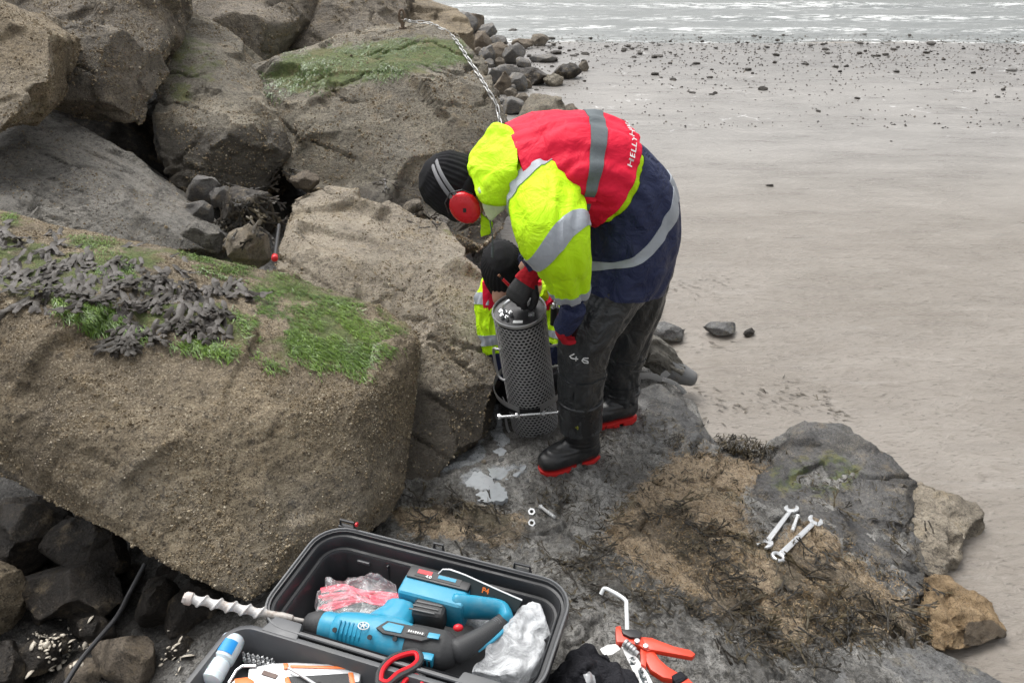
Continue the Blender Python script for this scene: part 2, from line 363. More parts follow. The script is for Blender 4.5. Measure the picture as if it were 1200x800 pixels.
mm = t.ramp(t.math('ADD', a_m, t.math('MULTIPLY', jt, .5)), .35, .7, 0, .6); c = t.mix(mm, c, (.11, .105, .098))
c = t.mix(t.math('MULTIPLY', a_c, .92), c, (.020, .018, .016))  # hollow: black wet rock, with the shade under the overhang painted in
sl = t.ramp(t.math('ADD', a_s, t.math('MULTIPLY', jt, .55)), .42, .56); c = t.mix(sl, c, t.mix(t.ramp(n2, .35, .65), (.46, .48, .50), (.33, .345, .355)))
c = t.mix(t.ramp(n3, .32, .47, .85, 0), c, (.028, .025, .022)); c = t.mix(t.ramp(n3, .56, .68, 0, .4), c, (.36, .33, .28))
nr = t.bump(n1, .05, .5); nr = t.bump(lay, .03, .5, nr); nr = t.bump(n2, .02, .8, nr); nr = t.bump(n5, .010, .8, nr); nr = t.bump(n3, .004, .7, nr)
rg_ = t.mix(f, t.mix(t.ramp(n5, .3, .7), (.18, .18, .18), (.5, .5, .5)), (.85, .85, .85)); rg_ = t.mix(t.math('MAXIMUM', mm, sl), rg_, (.12, .12, .12))
PLATM = t.out(c, rg_, nr, spec=.5)
xs = np.concatenate([np.linspace(-4, -1.75, 60), np.linspace(-1.72, -.8, 90), np.linspace(-.795, 1.75, 400), np.linspace(1.8, 2.2, 8)]); ys = np.concatenate([np.linspace(-.6, .85, 20), np.linspace(.86, 2.9, 330), np.linspace(2.91, 3.6, 60), np.linspace(3.63, 5.6, 50)])
X, Y, Q = grid(xs, ys); Z, D = plat_h(X, Y)
# where turf, weed and mud lie on the platform (outlines found in the photograph, laid on the ground plane)
def ground(pts, z=.15): return [tuple(PZ(u, v, z).xy) for u, v in pts]
TURF = [ground(q) for q in (((760, 560), (800, 515), (880, 525), (905, 545), (870, 575), (885, 640), (960, 600), (990, 640), (1080, 690), (1090, 740), (900, 770), (760, 700), (700, 650), (720, 600)), ((455, 610), (560, 590), (620, 610), (600, 650), (470, 640)))]
WEED = [ground(q) for q in (((470, 590), (540, 580), (620, 620), (640, 660), (560, 640)), ((740, 590), (800, 600), (860, 650), (880, 700), (900, 760), (830, 740), (800, 680), (740, 640)), ((900, 640), (970, 650), (1090, 700), (1085, 750), (960, 760), (900, 720)), ((650, 660), (760, 700), (860, 730), (840, 760), (700, 740), (650, 710)))]
SLUR = [ground(q, .13) for q in (((538, 574), (556, 553), (578, 562), (594, 582), (562, 586)), ((572, 546), (598, 552), (616, 546), (606, 560), (578, 560)), ((500, 566), (520, 548), (548, 522), (566, 512), (572, 528), (545, 552)), ((578, 470), (584, 470), (592, 515), (584, 525), (576, 510)))]
HOLL_SHADE = [ground(q, .25) for q in (((-300, 520), (60, 560), (190, 660), (280, 700), (262, 730), (200, 800), (150, 900), (-300, 900)),)]
PUD = SLUR[:2]
MUD = [ground(q, .12) for q in (((540, 575), (570, 548), (640, 520), (660, 500), (640, 480), (560, 490), (565, 540)),)]
p3 = np.stack([X, Y, 0 * X], 1); jit = .10 * fbm(p3 * 7, 3, 50)
def mask(polys, soft=.08):
    m = np.zeros(len(X))
    for q in polys: m = np.maximum(m, sm(polydist(X + jit, Y + jit[::-1] * .5, q), -soft, soft))
    return m
keep = D > -.25
me = npmesh(np.stack([X, Y, Z], 1), Q[keep[Q].any(1)])
attr(me, 'turf', mask(TURF)); attr(me, 'weed', mask(WEED)); attr(me, 'mud', mask(MUD)); attr(me, 'slurry', np.maximum(mask(SLUR[2:], .03), .8 * mask(PUD, .05))); attr(me, 'hollow', mask(HOLL_SHADE, .10)); mk('rock_platform', me, PLATM, kind='structure')
# ================================================================= boulders and stones
def rockmat(name, a, b, dk, barn=.5, lay=.5, layrot=(0, R(12), 0), bs=1., rough=.8, tint=(.30, .235, .15), sc=1.0):
    t = NT(name); o = t.co()
    n1 = t.noise(1.6 * sc, 8, .62); n2 = t.noise(9 * sc, 7, .68); n3 = t.noise(48 * sc, 6, .78, dist=.4); n4 = t.noise(170 * sc, 3, .8)
    ly = t.noise(3.2 * sc, 7, .66, t.map((1, 1, 5.5), layrot), .7); cr = t.voro(2.2 * sc, t.map((1, 1, 2.4), layrot), 'DISTANCE_TO_EDGE')
    c = t.mix(t.ramp(n1, .34, .66), a, b); c = t.mix(t.ramp(n2, .5, .68, 0, .75), c, tint)
    c = t.mix(t.ramp(ly, .5, .66, 0, lay), c, dk); c = t.mix(t.ramp(n2, .28, .46, .7, 0), c, dk)
    c = t.mix(t.ramp(n3, .50, .62, 0, .85), c, dk); c = t.mix(t.ramp(n3, .30, .44, .6, 0), c, tuple(min(.5, q * 1.35) for q in b)); c = t.mix(t.ramp(cr, .0, .02, .35, 0), c, dk) if lay > .6 else c
    n0 = t.noise(1.1 * sc, 5, .6); pt = t.noise(5 * sc, 5, .7)
    gy = (a[1] + b[1]) * .5; c = t.mix(t.ramp(n0, .50, .66, 0, .4), c, t.mix(t.ramp(n2, .35, .65), (gy * .75, gy * .74, gy * .70), (gy * 1.25, gy * 1.22, gy * 1.15)))
    nb = t.noise(1.7 * sc, 6, .66, t.map((1, 1, 1), (1, 2, 3))); c = t.mix(t.ramp(nb, .52, .66, 0, .6), c, tuple(q * .55 for q in a)); c = t.mix(t.ramp(nb, .30, .42, .35, 0), c, tuple(min(.6, q * 1.25) for q in b))
    # barnacle crust: pale specks in patches
    vb = t.voro(95 * sc, None); pb = t.math('MULTIPLY', t.ramp(n1, .3, .55), t.ramp(n2, .38, .6)); bm_ = t.math('MULTIPLY', t.ramp(vb, .12, .42, 1, 0), pb)
    c = t.mix(t.math('MULTIPLY', bm_, barn), c, (.44, .38, .28)); c = t.mix(t.math('MULTIPLY', t.ramp(n4, .55, .66, 0, min(1, barn * 1.1)), t.ramp(pt, .38, .62, .25, 1.)), c, (.58, .50, .38)); c = t.mix(t.math('MULTIPLY', t.ramp(n4, .34, .47, .92, 0), t.ramp(pt, .62, .40, .3, 1.)), c, (.030, .025, .020))
    wet = t.ramp(t.math('ADD', t.attr('dark_mask'), t.math('MULTIPLY', t.math('SUBTRACT', n2, .5), 1.2)), .4, .7)  # masked rock turns darker and glossier
    c = t.mix(t.math('MULTIPLY', wet, .8), c, (.055, .047, .038))
    al = t.ramp(t.math('ADD', t.attr('alga'), t.math('MULTIPLY', t.math('SUBTRACT', n2, .5), 1.7)), .45, .8)
    gc = t.mix(t.ramp(n3, .38, .62), (.06, .10, .022), (.15, .20, .055)); gc = t.mix(t.ramp(n2, .5, .62, 0, .6), gc, (.22, .19, .09)); c = t.mix(t.math('MULTIPLY', al, .85), c, gc)
    h = t.math('ADD', t.math('MULTIPLY', n2, .6), t.math('MULTIPLY', ly, .8))
    nr = t.bump(h, .06 / sc, .75 * bs); nr = t.bump(n3, .018 / sc, 1.0 * bs, nr); nr = t.bump(t.math('SUBTRACT', n4, t.math('MULTIPLY', vb, .5)), .006 / sc, .8 * bs, nr)
    return t.out(c, t.ramp(wet, 0, 1, rough, .42), nr, spec=.35)
RM = dict(
    brown=rockmat('barnacled_brown_rock', (.22, .176, .120), (.40, .322, .217), (.085, .068, .050), .95, .35, tint=(.27, .20, .115)),
    dark=rockmat('dark_brown_rock', (.165, .142, .114), (.29, .250, .200), (.058, .050, .042), .65, .45),
    olive=rockmat('olive_grey_rock', (.22, .198, .158), (.38, .34, .265), (.074, .067, .055), .5, .5, (R(20), R(25), 0)),
    grey=rockmat('layered_grey_rock', (.21, .20, .180), (.34, .32, .285), (.075, .070, .063), .2, .85, (R(8), R(32), 0), tint=(.25, .22, .175)),
    tan=rockmat('tan_slab_rock', (.34, .295, .232), (.50, .43, .335), (.13, .112, .09), .45, .5, (R(30), R(20), 0), tint=(.36, .29, .19)),
    slate=rockmat('blue_grey_slab_rock', (.125, .128, .132), (.29, .29, .285), (.058, .057, .056), .35, .6, (0, R(6), 0), tint=(.26, .23, .17), rough=.6, sc=1.6),
    mosst=rockmat('tan_turf_rock', (.33, .225, .12), (.42, .30, .175), (.15, .10, .055), .5, .2, tint=(.26, .17, .085), sc=1.6),
    dslate=rockmat('dark_mottled_slab_rock', (.085, .085, .088), (.185, .183, .18), (.042, .04, .038), .5, .7, (0, R(6), 0), tint=(.27, .215, .14), rough=.55, sc=1.8),
    barnt=rockmat('barnacled_tan_slab_rock', (.24, .19, .125), (.38, .31, .215), (.085, .07, .05), 1., .3, tint=(.20, .19, .16), sc=1.8),
    cave=rockmat('wet_dark_rock_with_shade', (.026, .023, .021), (.060, .048, .037), (.012, .011, .010), .15, .5, rough=.45, sc=1.4),  # black wet rock, colour darkened further for the shade under the overhang
    pebble=rockmat('beach_stone', (.13, .125, .12), (.22, .21, .195), (.065, .062, .06), .1, .3, rough=.6, sc=2.2),
    tanpeb=rockmat('tan_stone', (.24, .205, .16), (.33, .285, .22), (.12, .1, .08), .25, .3, sc=2.0),
    brownpeb=rockmat('brown_stone', (.15, .12, .09), (.23, .19, .145), (.07, .06, .05), .25, .4, sc=1.8),
)
def hullmesh(groups):
    V, Fc = [], []
    for g in groups:
        bm = bmesh.new()
        for p in g: bm.verts.new(p)
        r = bmesh.ops.convex_hull(bm, input=bm.verts)
        bmesh.ops.delete(bm, geom=list({x for x in r['geom_interior'] + r['geom_unused'] if isinstance(x, bmesh.types.BMVert)}), context='VERTS')
        bmesh.ops.recalc_face_normals(bm, faces=bm.faces); bm.verts.ensure_lookup_table(); b = len(V)
        V += [v.co.copy() for v in bm.verts]; Fc += [tuple(v.index + b for v in f.verts) for f in bm.faces]; bm.verts.index_update(); bm.free()
    return pymesh(V, Fc)
def rockmesh(groups, vox, it=2, seed=0, amp=.03, freq=2.2, ledge=.02, lfreq=5., ldir=(.3, -.1, 1), fine=.0085, chip=.03, facet=.9, nf=70):
    me = remesh(hullmesh(groups), vox, it); co = getco(me); no = getno(me); rg = np.random.RandomState(seed)
    d = amp * fbm(co * freq, 2, seed); co = co + no * d[:, None]
    # broken planes: every patch is pulled towards its own plane
    big = no.copy()
    sd_ = rg.choice(len(co), nf, replace=False); warp = co + .25 * chip * 8 * np.stack([perlin(co * freq * 2.2, seed + k) for k in (1, 2, 3)], 1)
    best = np.full(len(co), 1e9); idx = np.zeros(len(co), int)
    for j, q in enumerate(sd_):
        dd = ((warp - co[q]) ** 2).sum(1) + .35 * (chip * 8) ** 2 * (1 - no @ no[q]); m = dd < best; best[m] = dd[m]; idx[m] = j
    cs = np.stack([np.bincount(idx, co[:, k], nf) for k in range(3)], 1) / np.bincount(idx, minlength=nf).clip(1)[:, None]
    ns = np.stack([np.bincount(idx, no[:, k], nf) for k in range(3)], 1); ns /= np.linalg.norm(ns, axis=1).clip(1e-6)[:, None]
    ns += rg.normal(0, .10, ns.shape); ns /= np.linalg.norm(ns, axis=1)[:, None]
    off = rg.normal(0, .012 * chip / .03, nf)
    pd = ((co - cs[idx]) * ns[idx]).sum(1) - off[idx]; pd = np.clip(pd, -chip * 2.2, chip * 2.2)
    co = co - ns[idx] * (facet * pd)[:, None]; setco(me, co); lap(me, 1, .5); co = getco(me); no = getno(me)
    ld = np.array(ldir, float); ld /= np.linalg.norm(ld)
    lv = (co @ ld) * lfreq + .5 * fbm(co * 1.7, 3, seed + 5); fr = lv - np.floor(lv)
    d = -ledge * (1 - sm(np.abs(fr - .5) * 2, .86, 1.0) * 0 - sm(fr, 0, .10)) * (.1 + .9 * sm(fbm(co * 2.1, 3, seed + 8), -.05, .2))
    d += ledge * .7 * perlin(np.stack([np.floor(lv) * 7.7, co[:, 0] * 1.2, co[:, 1] * 1.2], 1), seed + 9)
    cr = np.abs(fbm(co * 2.6 + 9, 4, seed + 21)); d -= ledge * .9 * (1 - sm(cr, 0, .035)) * sm(fbm(co * 1.3, 2, seed + 22), 0, .2)     # cracks
    k = fine / .006
    d += fine * 1.3 * fbm(co * 14 / k ** .5, 5, seed + 15, .68) + fine * .7 * fbm(co * 46, 2, seed + 19)
    setco(me, co + no * d[:, None]); return me
def px(pts): return [P(*q) for q in pts]
def boulder(name, label, pts, mat, vox=.014, back=(0, .5, -.2), bs=.8, more=(), cat='boulder', alga=None, dark_mask=None, group=None, **kw):
    groups = []
    for g in ([pts] if not isinstance(pts[0], list) else pts):
        w = px(g); c = sum(w, Vector()) / len(w); groups.append(w + [c + (p - c) * bs + Vector(back) for p in w] + [Vector(m) for m in more])
    me = rockmesh(groups, vox, **kw); co = getco(me); no = getno(me); u, v, d = proj(co)
    zero = np.zeros(len(co)); attr(me, 'alga', alga(co, no, u, v) if alga else zero); attr(me, 'dark_mask', dark_mask(co, no, u, v) if dark_mask else zero)
    base = Vector((*co.mean(0)[:2], co[:, 2].min())); setco(me, co - np.array(base))
    return mk(name, me, RM[mat], loc=base, label=label, cat=cat, group=group)
def al_poly(poly, soft=18, up=None, k=1.):
    def f(co, no, u, v):
        m = sm(polydist(u, v, poly), -soft, soft) * k
        return m * (sm(no[:, 2], *up) if up else 1)
    return f
B1_TOP = [(0, 244), (95, 270), (210, 284), (330, 312), (430, 345), (482, 382), (462, 420), (430, 432), (330, 428), (240, 400), (120, 385), (0, 350), (-40, 300)]
boulder('boulder', 'big brown boulder with green algae and black seaweed on its flat top', [
    (-60, 232, 2.85), (0, 247, 2.9), (95, 274, 2.92), (205, 288, 2.95), (330, 316, 3.0), (425, 350, 2.93), (482, 376, 2.84), (492, 392, 2.75),
    (-60, 330, 2.22), (0, 352, 2.3), (120, 385, 2.3), (250, 402, 2.36), (380, 436, 2.46), (455, 452, 2.53), (487, 420, 2.68),
    (0, 470, 2.13), (200, 520, 2.1), (400, 530, 2.36), (-60, 540, 2.16), (0, 566, 2.16), (100, 614, 2.1), (200, 672, 2.05), (288, 707, 2.05), (400, 655, 2.3), (464, 607, 2.6), (482, 480, 2.68)],
    'brown', .0105, (0, .40, -.30), .9, seed=11, amp=.022, ledge=.006, fine=.010, chip=.013, it=2, nf=45, facet=.55,
    alga=lambda co, no, u, v: .95 * sm(polydist(u, v, B1_TOP), -14, 26) * sm(no[:, 2], .25, .6) * sm(fbm(co * 4, 3, 4), -.28, .06), dark_mask=al_poly([(-50, 500), (120, 640), (60, 660), (-60, 600)], 25))
boulder('boulder', 'tan tilted slab beside the green topped boulder, its flat face towards the tube', [
    (346, 222, 4.0), (405, 222, 4.05), (472, 244, 4.0), (522, 264, 3.85), (562, 300, 3.52), (574, 335, 3.38), (579, 400, 3.15), (574, 470, 3.08), (564, 514, 3.05), (500, 566, 2.84), (460, 596, 2.76),
    (448, 480, 2.86), (480, 425, 3.0), (325, 318, 3.22), (330, 270, 3.6)], 'tan', .012, (0, .35, -.55), .85, seed=22, amp=.03, ledge=.022, lfreq=6, ldir=(.5, .55, .6), it=3,
    dark_mask=lambda co, no, u, v: np.maximum(sm(v + 30 * perlin(co * 6, 3), 400, 470), 0) * .75, alga=al_poly([(500, 245), (545, 262), (530, 285), (490, 262)], 10, None, .5))
boulder('boulder', 'large squarish boulder carrying the chain and a fringe of green algae', [
    (290, 84, 5.0), (300, 74, 5.15), (340, 55, 5.3), (400, 44, 5.45), (470, 26, 5.6), (535, 36, 5.4), (562, 62, 5.1), (580, 98, 4.95), (592, 140, 4.8), (604, 200, 4.6), (585, 300, 4.3), (540, 310, 4.25),
    (440, 262, 4.4), (370, 235, 4.45), (322, 215, 4.5), (312, 150, 4.65), (340, 105, 4.7), (450, 92, 4.7), (522, 84, 4.78), (560, 140, 4.55)], 'olive', .016, (0, 1.0, -.3), .85, seed=33, amp=.06, freq=2.2, ledge=.035, lfreq=4.5, it=2, chip=.05,
    alga=al_poly([(330, 62), (480, 40), (545, 45), (560, 75), (480, 88), (430, 100), (340, 112), (300, 90)], 14, None, .9), dark_mask=lambda co, no, u, v: .6 * sm(v + 60 * perlin(co * 3, 3), 170, 240))
boulder('boulder', 'olive boulder with a dark broken lower face, between the brown and the chained boulder', [
    (190, -2, 5.1), (230, 12, 5.1), (274, 46, 4.95), (302, 100, 4.8), (331, 156, 4.5), (327, 195, 4.45), (290, 232, 4.45), (200, 232, 4.25), (165, 160, 4.32), (180, 80, 4.6), (205, 132, 4.34), (260, 142, 4.28), (308, 150, 4.32)],
    'olive', .016, (0, .8, -.35), .85, seed=44, amp=.045, ledge=.03, it=2, alga=al_poly([(200, 30), (250, 40), (270, 80), (220, 130), (190, 120)], 14, None, .6), dark_mask=lambda co, no, u, v: .7 * sm(v - 12 * perlin(co * 5, 6), 132, 156))
boulder('boulder', 'dark brown boulder with a blunt lower tip, overhanging at the top left', [
    (-60, -40, 4.6), (-60, 40, 4.5), (10, -30, 4.3), (60, -60, 4.5), (195, -50, 4.6), (199, 0, 4.5), (192, 82, 4.36), (166, 152, 4.15), (150, 158, 4.1), (62, 128, 4.0), (46, 72, 4.02), (36, 30, 4.1), (120, 60, 3.95)], 'dark', .014, (0, .8, .25), .9, seed=55, amp=.04, ledge=.02, it=2, chip=.03)
boulder('boulder', 'brown boulder with a pale yellow crusted upper edge, cut off at the left edge', [
    (-90, -20, 3.5), (0, 8, 3.5), (36, 22, 3.45), (62, 42, 3.4), (52, 85, 3.3), (24, 136, 3.2), (0, 152, 3.14), (-90, 180, 3.1)], 'brown', .013, (-.15, .6, -.1), .85, seed=66, amp=.03, it=2)
boulder('boulder', 'layered grey boulder lying behind the seaweed covered top', [
    (-90, 128, 4.0), (0, 132, 4.02), (42, 122, 4.15), (100, 148, 4.15), (150, 178, 4.08), (192, 211, 3.95), (220, 243, 3.82), (266, 288, 3.58), (252, 300, 3.48), (200, 305, 3.38), (100, 285, 3.2), (0, 262, 3.1), (-90, 255, 3.1), (100, 215, 3.4), (0, 205, 3.3)],
    'grey', .014, (0, .6, -.4), .85, seed=77, amp=.04, ledge=.045, lfreq=11, ldir=(.45, .5, .8), it=2, chip=.02)
boulder('boulder', 'brown boulder at the top edge above the olive boulder', [
    (190, -40, 6.0), (205, -2, 5.85), (300, -60, 6.3), (364, -25, 6.2), (363, 6, 6.1), (345, 32, 5.8), (302, 72, 5.55), (286, 76, 5.5), (238, 28, 5.5), (290, 20, 5.5)], 'dark', .018, (0, .9, -.3), .85, seed=88, amp=.04)
boulder('boulder', 'dark grey angular boulder at the top edge behind the chained boulder', [
    (335, 60, 6.0), (355, 10, 6.3), (378, -40, 6.6), (475, -40, 6.8), (478, 10, 6.4), (450, 45, 6.0), (395, 58, 5.9), (420, 0, 6.1)], 'dark', .02, (0, .8, -.5), .9, seed=99, amp=.06, ledge=.03)
boulder('boulder', 'low brown boulder directly behind the eye bolt', [
    (440, 14, 7.0), (462, -8, 7.3), (500, -4, 7.3), (540, 14, 6.9), (556, 32, 6.6), (520, 50, 6.3), (450, 45, 6.3)], 'brown', .02, (0, .8, -.6), .9, seed=101, amp=.04)
boulder('boulder', 'added black filler boulder standing in for the shadow deep in the gap between the layered and the dark brown boulder', [(-40, 60, 5.0), (210, 60, 5.3), (240, 240, 5.0), (200, 320, 4.6), (-40, 320, 4.6), (100, 120, 4.7)], 'cave', .03, (0, .6, -.6), .9, seed=130)  # added filler, near-black in place of the shadow in the gap
# --- single stones: random lumps given by picture place, depth and size
def lump(c, ext, seed, n=16, ang=.25, rot=None):
    rd = random.Random(seed); pts = []
    for i in range(n):
        z = 1 - 2 * (i + .5) / n; a = i * 2.39996 + rd.uniform(-.4, .4); r = math.sqrt(1 - z * z); k = 1 + rd.uniform(-ang, ang)
        q = Vector((r * math.cos(a) * ext[0], r * math.sin(a) * ext[1], z * ext[2])) * k
        pts.append(c + (rot @ q if rot else q))
    return pts
def stone(label, u, v, d, w, h, mat, seed, dep=None, name='stone', cat='stone', group=None, tilt=0, vox=None, dark_mask=0., n=14, ang=.25, it=2, ground=False, **kw):
    k = d / F; ex = w * k / 2; ez = h * k / 2 * 1.05; c = P(u, v, d); rot = Matrix.Rotation(R(tilt), 3, 'Y') @ Matrix.Rotation(random.Random(seed).uniform(-.6, .6), 3, 'Z')
    g = lump(c, (ex, dep or ex * .8, ez), seed, n, ang, rot); sz = max(ex, ez)
    me = rockmesh([g], vox or max(.0045, sz / 16), it, seed, sz * .09, 1.3 / sz, sz * .04, 3 / sz, fine=sz * .02, chip=sz * .09, nf=16)
    co = getco(me); attr(me, 'alga', np.zeros(len(co))); attr(me, 'dark_mask', np.full(len(co), dark_mask)); b = Vector((*co.mean(0)[:2], co[:, 2].min()))
    lz = float(sand_h(np.array([b.x]), np.array([b.y]))[0]) - .16 * (co[:, 2].max() - b.z) if ground else None; setco(me, co - np.array(b))
    if ground: b.z = lz
    return mk(name, me, RM[mat], loc=b, label=label, cat=cat, group=group)
stone('smooth grey stone with a pointed top wedged under the olive boulder', 235, 224, 4.0, 50, 52, 'pebble', 1, n=9, tilt=20)
stone('rounded tan stone in the gap above the green algae', 291, 288, 3.35, 58, 52, 'tanpeb', 2, n=22, ang=.12, it=4)
stone('dark stone under wet seaweed between the tan slab and the pointed grey stone', 285, 255, 3.7, 80, 75, 'cave', 3, name='stone')
stone('grey wedge of stone at the right end of the layered boulder', 240, 277, 3.5, 62, 44, 'grey', 4, tilt=35, n=10)
stone('small grey stone between the pointed stone and the wedge', 234, 253, 3.75, 40, 34, 'pebble', 5)
stone('flat reddish stone at the foot of the chained boulder', 358, 211, 4.35, 36, 20, 'brownpeb', 6)
stone('grey stone lying above the rounded tan stone', 262, 232, 3.95, 46, 36, 'pebble', 7)
stone('dark rounded stone on the slab edge behind the ear defenders', 486, 248, 4.1, 36, 30, 'dark', 8)
stone('angular boulder with an olive side rising behind the red vest', 642, 132, 7.4, 84, 76, 'olive', 9, ground=True, n=9, ang=.35, name='rock', cat='rock', vox=.02)
stone('small grey rock leaning on the angular boulder', 668, 122, 8.0, 28, 36, 'dark', 10, ground=True, n=9, name='rock', cat='rock')
chain_rocks = [('brown topped rounded rock nearest the surf', 553, 20, 12.6, 30, 28, 'brownpeb'), ('large grey rounded rock in front of the brown topped one', 543, 28, 11.6, 34, 30, 'pebble'), ('grey block behind the small dark cobble', 571, 33, 11.5, 24, 16, 'pebble'),
    ('small dark cobble at the edge of the chained boulder', 551, 40, 10.4, 14, 12, 'cave'), ('pale grey slab above the brown split rock', 584, 47, 11, 26, 14, 'pebble'), ('brown split rock on the wet sand', 583, 62, 9.9, 26, 18, 'brownpeb'),
    ('tall brown rock near the chained boulder', 566, 50, 10.6, 22, 20, 'brownpeb'), ('dark pyramid shaped rock on the sand', 601, 65, 10.2, 32, 20, 'pebble'), ('grey rock in the gap below the brown split rock', 573, 68, 9.6, 18, 20, 'pebble'),
    ('flat grey slab with a straight edge near the chain', 592, 88, 8.9, 40, 24, 'pebble'), ('dark flat slab beside the straight edged one', 618, 90, 9.0, 40, 16, 'cave'), ('small blue grey rock below the flat slab', 606, 99, 8.6, 22, 17, 'pebble'),
    ('brown rock under the last hanging links', 588, 100, 8.2, 18, 24, 'brownpeb'), ('grey boulder low beside the algae tuft', 600, 124, 7.6, 26, 20, 'pebble'), ('dark craggy rock with a pointed shadow side', 667, 85, 9.6, 30, 16, 'cave'),
    ('small craggy rock at the end of the rock spur', 684, 78, 10, 12, 12, 'dark'), ('ragged brown rock on the spur', 648, 93, 9.2, 22, 14, 'olive'), ('dark stone lying alone in the wash', 601, 27, 13, 14, 9, 'cave'),
    ('brown low rock in the wash', 612, 51, 11, 26, 10, 'brownpeb'), ('grey mound with brown flank in the wash', 632, 45, 11.6, 24, 13, 'dark'), ('dark flat rock at the very top by the sea', 525, 6, 14, 22, 8, 'cave'), ('grey rock at the top beside the surf', 547, 12, 13.6, 24, 12, 'pebble'),
    ('low grey stone beside the big craggy rock', 640, 68, 10.4, 30, 8, 'pebble')]
for i, (lb, u, v, d, w_, h_, m_) in enumerate(chain_rocks):
    zg = float(sand_h(np.array([P(u, v, d).x]), np.array([P(u, v, d).y]))[0]); rb = ray(u, v + h_ * .4); dd = (zg - CZ) / rb.z
    stone(lb, u, v, min(dd, 14.5), w_ * 1.25, h_ * 1.3, m_, 200 + i, ground=True, n=13, ang=.28, name='rock', cat='rock', vox=max(.012, w_ * dd / F / 22))
rd = random.Random(31)
for i in range(26):
    t_ = rd.random(); u = 548 + 52 * t_ + rd.gauss(12, 14); v = 10 + 112 * t_ + rd.gauss(0, 6); rb = ray(u, v + 5); dd = min(CZ / -rb.z, 14.6); w_ = rd.uniform(9, 24)
    stone('weathered rock in the jumble running down to the surf', u, v, dd, w_, w_ * .7, rd.choice(['pebble', 'brownpeb', 'cave', 'dark', 'pebble']), 330 + i, ground=True, n=11, ang=.3, name='rock', cat='rock', group='rocks in the jumble running down to the surf', vox=max(.014, w_ * dd / F / 16))
stone('long grey rock half sunk in wet sand behind the boot', 779, 387, 4.1, 66, 26, 'slate', 300, ground=True, dep=.07, n=14, name='rock', cat='rock')
stone('flat grey rock in a puddle, middle one of three in the sand', 845, 385, 4.12, 40, 17, 'slate', 301, ground=True, dep=.06, n=10, name='rock', cat='rock')
stone('smallest dark stone of three lying in the wet sand', 879, 389, 4.1, 20, 9, 'cave', 302, ground=True, dep=.03, name='rock', cat='rock')
stone('dark pointed rock beside the wader knee', 758, 362, 4.35, 36, 26, 'pebble', 303, ground=True, n=9, name='rock', cat='rock')
stone('pale speckled rock close behind the wader knee', 765, 343, 4.6, 22, 34, 'tanpeb', 304, ground=True, name='rock', cat='rock')
stone('pale grey stone with a white vein by the boot toe', 612, 571, 2.93, 44, 36, 'slate', 305, n=9, ang=.3)
stone('black pointed pebble beside the toolbox corner', 482, 597, 2.76, 24, 26, 'cave', 306, n=8)
stone('tiny yellowish pebble in the puddle', 567, 541, 3.0, 9, 7, 'tanpeb', 307)
stone('tiny pale pebble near the tube foot', 588, 540, 3.02, 12, 9, 'slate', 308)
# --- slabs of the platform
boulder('rock', 'grey sloping slab under the boots', [(690, 470, 3.36), (770, 448, 3.48), (826, 490, 3.3), (838, 508, 3.22), (822, 530, 3.12), (775, 565, 2.97), (730, 600, 2.82), (640, 600, 2.82), (610, 560, 2.96), (680, 520, 3.1)], 'slate', .010, (0, 0, -.2), 1.1, cat='rock', seed=120, amp=.02, ledge=.012, fine=.006, chip=.012, it=4, dark_mask=al_poly([(600, 560), (740, 600), (660, 640)], 20, None, .6))
boulder('rock', 'dark grey slab with the two spanners on its lower half', [(905, 540, 3.02), (935, 492, 3.2), (985, 492, 3.2), (1050, 535, 3.04), (1074, 570, 2.93), (1080, 640, 2.7), (1090, 690, 2.55), (1020, 700, 2.5), (930, 665, 2.58), (880, 625, 2.7), (866, 585, 2.82)], 'dslate', .009, (0, .02, -.22), 1.0, cat='rock', seed=121, amp=.012, ledge=.022, lfreq=14, ldir=(.1, .2, 1), fine=.008, chip=.014, it=2,
    alga=al_poly([(900, 540), (990, 520), (1030, 560), (980, 590), (890, 580)], 20, None, .62))
boulder('rock', 'low barnacled tan slab edged by black weed in the middle of the platform', [(712, 602, 2.77), (765, 584, 2.84), (812, 612, 2.74), (838, 648, 2.61), (862, 690, 2.47), (848, 712, 2.40), (790, 704, 2.41), (700, 664, 2.54), (692, 640, 2.62)], 'barnt', .009, (0, .02, -.14), 1.05, cat='rock', seed=126, amp=.015, ledge=.014, lfreq=12, fine=.008, chip=.014, it=2)
boulder('rock', 'grey wet slab in front of the hooked rod', [(660, 660, 2.52), (720, 672, 2.50), (760, 705, 2.38), (745, 735, 2.28), (690, 740, 2.25), (640, 700, 2.36)], 'dslate', .009, (0, .02, -.12), 1.05, cat='rock', seed=127, amp=.015, ledge=.016, lfreq=12, fine=.008, chip=.014, it=2)
boulder('rock', 'thin tan and grey slab at the edge of the sand', [(1062, 556, 2.98), (1150, 590, 2.88), (1153, 598, 2.86), (1118, 650, 2.69), (1106, 672, 2.63), (1085, 690, 2.57), (1070, 640, 2.7)], 'tan', .010, (0, 0, -.10), .96, cat='rock', seed=122, amp=.012, ledge=.01, it=2)
boulder('rock', 'tan turf covered rock with the shade of a hollow painted underneath, right edge of the platform', [(1082, 672, 2.6), (1120, 678, 2.6), (1165, 705, 2.53), (1182, 738, 2.46), (1182, 750, 2.43), (1140, 752, 2.42), (1108, 768, 2.36), (1090, 760, 2.36), (1095, 720, 2.42)], 'mosst', .009, (-.03, .06, -.09), .8, cat='rock', seed=123, amp=.02, it=3,
    dark_mask=lambda co, no, u, v: sm(polydist(u, v, [(1130, 728), (1160, 724), (1190, 745), (1150, 760), (1128, 756)]), -4, 6))  # dark patch painted on for the shade of a hollow
